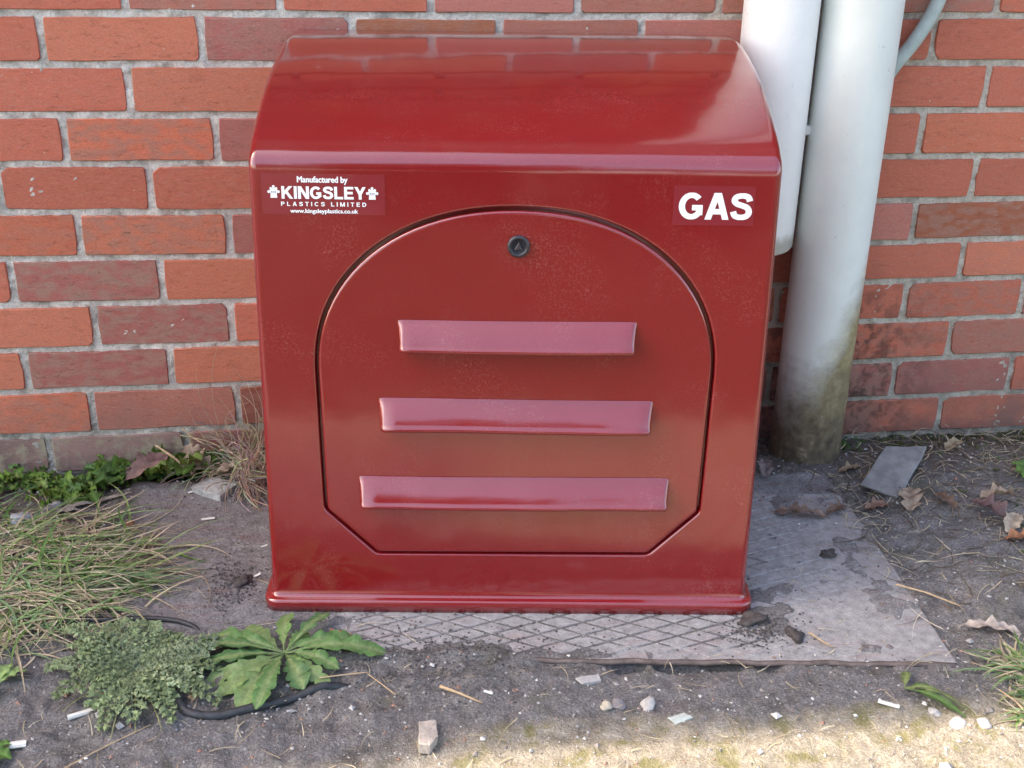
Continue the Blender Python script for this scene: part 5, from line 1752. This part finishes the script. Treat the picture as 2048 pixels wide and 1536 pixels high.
bark([(-.085, -.195), (.055, -.140)], .006, 'longer grey weathered bark strip along the top of the grass clump', 1)
bark([(-.060, -.190), (-.005, -.182)], .005, 'short grey splintered bark strip below the longer one in the grass', 2)
bark([(-.11, -.215), (-.045, -.200)], .0045, 'thin dark bark splinter at the left end of the grass clump', 3)

# ------------------------------------------------------------------ trees and added bushes behind the camera (seen in the gloss)
def tree(x, y, h, seed, label, spread=2.2):
    r = random.Random(seed)
    root = empty('garden_tree', (x, y, 0)); tag(root, label, 'tree', 'trees across the garden')
    P = [(0, 0, 0), (.05, 0, h * .2), (-.04, .05, h * .4), (.05, 0, h * .62), (0, 0, h * .9)]
    V, Fc = tube(P, [.20, .17, .14, .10, .03], 10)
    mb = MB(); mb.add(V, Fc)
    limbs = []
    for k in range(11):
        z = h * r.uniform(.3, .75); a = r.uniform(0, 6.3); L = spread * r.uniform(.6, 1.0)
        e = (L * math.cos(a), L * math.sin(a), z + L * r.uniform(.3, .9))
        V, Fc = tube([(0, 0, z), (e[0] * .5, e[1] * .5, z + (e[2] - z) * .6), e], [.06, .04, .012], 6)
        mb.add(V, Fc); limbs.append(e)
    link('trunk', mb.mesh('trunk'), M['bark'], root, smooth=True)
    mb = MB()
    for k in range(3800):
        e = r.choice(limbs + [(0, 0, h * .9)])
        c = Vector(e) * r.uniform(.6, 1.05)
        p = Vector((c.x + r.gauss(0, .19 * spread), c.y + r.gauss(0, .19 * spread), max(.9, c.z + r.gauss(0, .19 * spread))))
        s = r.uniform(.05, .11); n1 = Vector((r.gauss(0, 1), r.gauss(0, 1), r.gauss(0, 1))).normalized(); n2 = n1.orthogonal().normalized(); n3 = n1.cross(n2)
        g = r.uniform(.6, 1.3)
        mb.add([p + n2 * s, p + n3 * s * .6, p - n2 * s, p - n3 * s * .6], [(0, 1, 2, 3)], (.05 * g, .085 * g, .025 * g))
    link('crown', mb.mesh('crown'), M['leaf'], root)
tree(-1.8, -11.0, 5.2, 1, 'bushy garden tree across the lawn to the left, mirrored in the cabinet')
tree(1.3, -13.0, 6.0, 2, 'tallest garden tree in the middle across the lawn, mirrored in the cabinet', 2.4)
tree(4.6, -10.0, 4.6, 3, 'smallest garden tree across the lawn to the right, mirrored in the cabinet', 1.9)

def bush(x, y, rx, rz, seed, label):  # unseen bush, added to put dark shapes into the cabinet's reflection
    r = random.Random(seed)
    root = empty('added_bush', (x, y, 0)); tag(root, label, 'bush', 'bushes added across the garden for their reflection')
    mb = MB()
    for k in range(7):
        a = r.uniform(0, 6.3)
        V, Fc = tube([(r.uniform(-.1, .1), r.uniform(-.1, .1), 0), (rx * .5 * math.cos(a), .3 * math.sin(a), rz * .8)], [.03, .01], 6); mb.add(V, Fc)
    link('stem', mb.mesh('stem'), M['bark'], root, smooth=True)
    mb = MB()
    for k in range(2600):
        while True:
            p = Vector((r.uniform(-1, 1), r.uniform(-1, 1), r.uniform(-1, 1)))
            if p.length < 1: break
        q = 1 + .25 * math.sin(p.x * 7 + seed) * math.cos(p.z * 6)
        p = Vector((p.x * rx * q, p.y * .45 * q, max(.03, (p.z * .5 + .5) * rz * q)))
        s_ = r.uniform(.03, .06); n1 = Vector((r.gauss(0, 1), r.gauss(0, 1), r.gauss(0, 1))).normalized(); n2 = n1.orthogonal().normalized(); n3 = n1.cross(n2)
        g = r.uniform(.6, 1.3)
        mb.add([p + n2 * s_, p + n3 * s_ * .6, p - n2 * s_, p - n3 * s_ * .6], [(0, 1, 2, 3)], (.045 * g, .075 * g, .025 * g))
    link('crown', mb.mesh('crown'), M['leaf'], root)
bush(-.30, -5.2, .55, .75, 1, 'small round bush added across the lawn, leftmost, for its dark reflection in the cabinet')
bush(1.05, -5.6, .75, .60, 2, 'wide low bush added across the lawn, middle, for its dark reflection in the cabinet')
bush(2.55, -5.0, .40, .70, 3, 'narrow bush added across the lawn, rightmost, for its dark reflection in the cabinet')

tree(-.22, -5.1, 3.9, 7, 'slim young tree close on the left of the lawn, mirrored in the lowest louvre', .75)
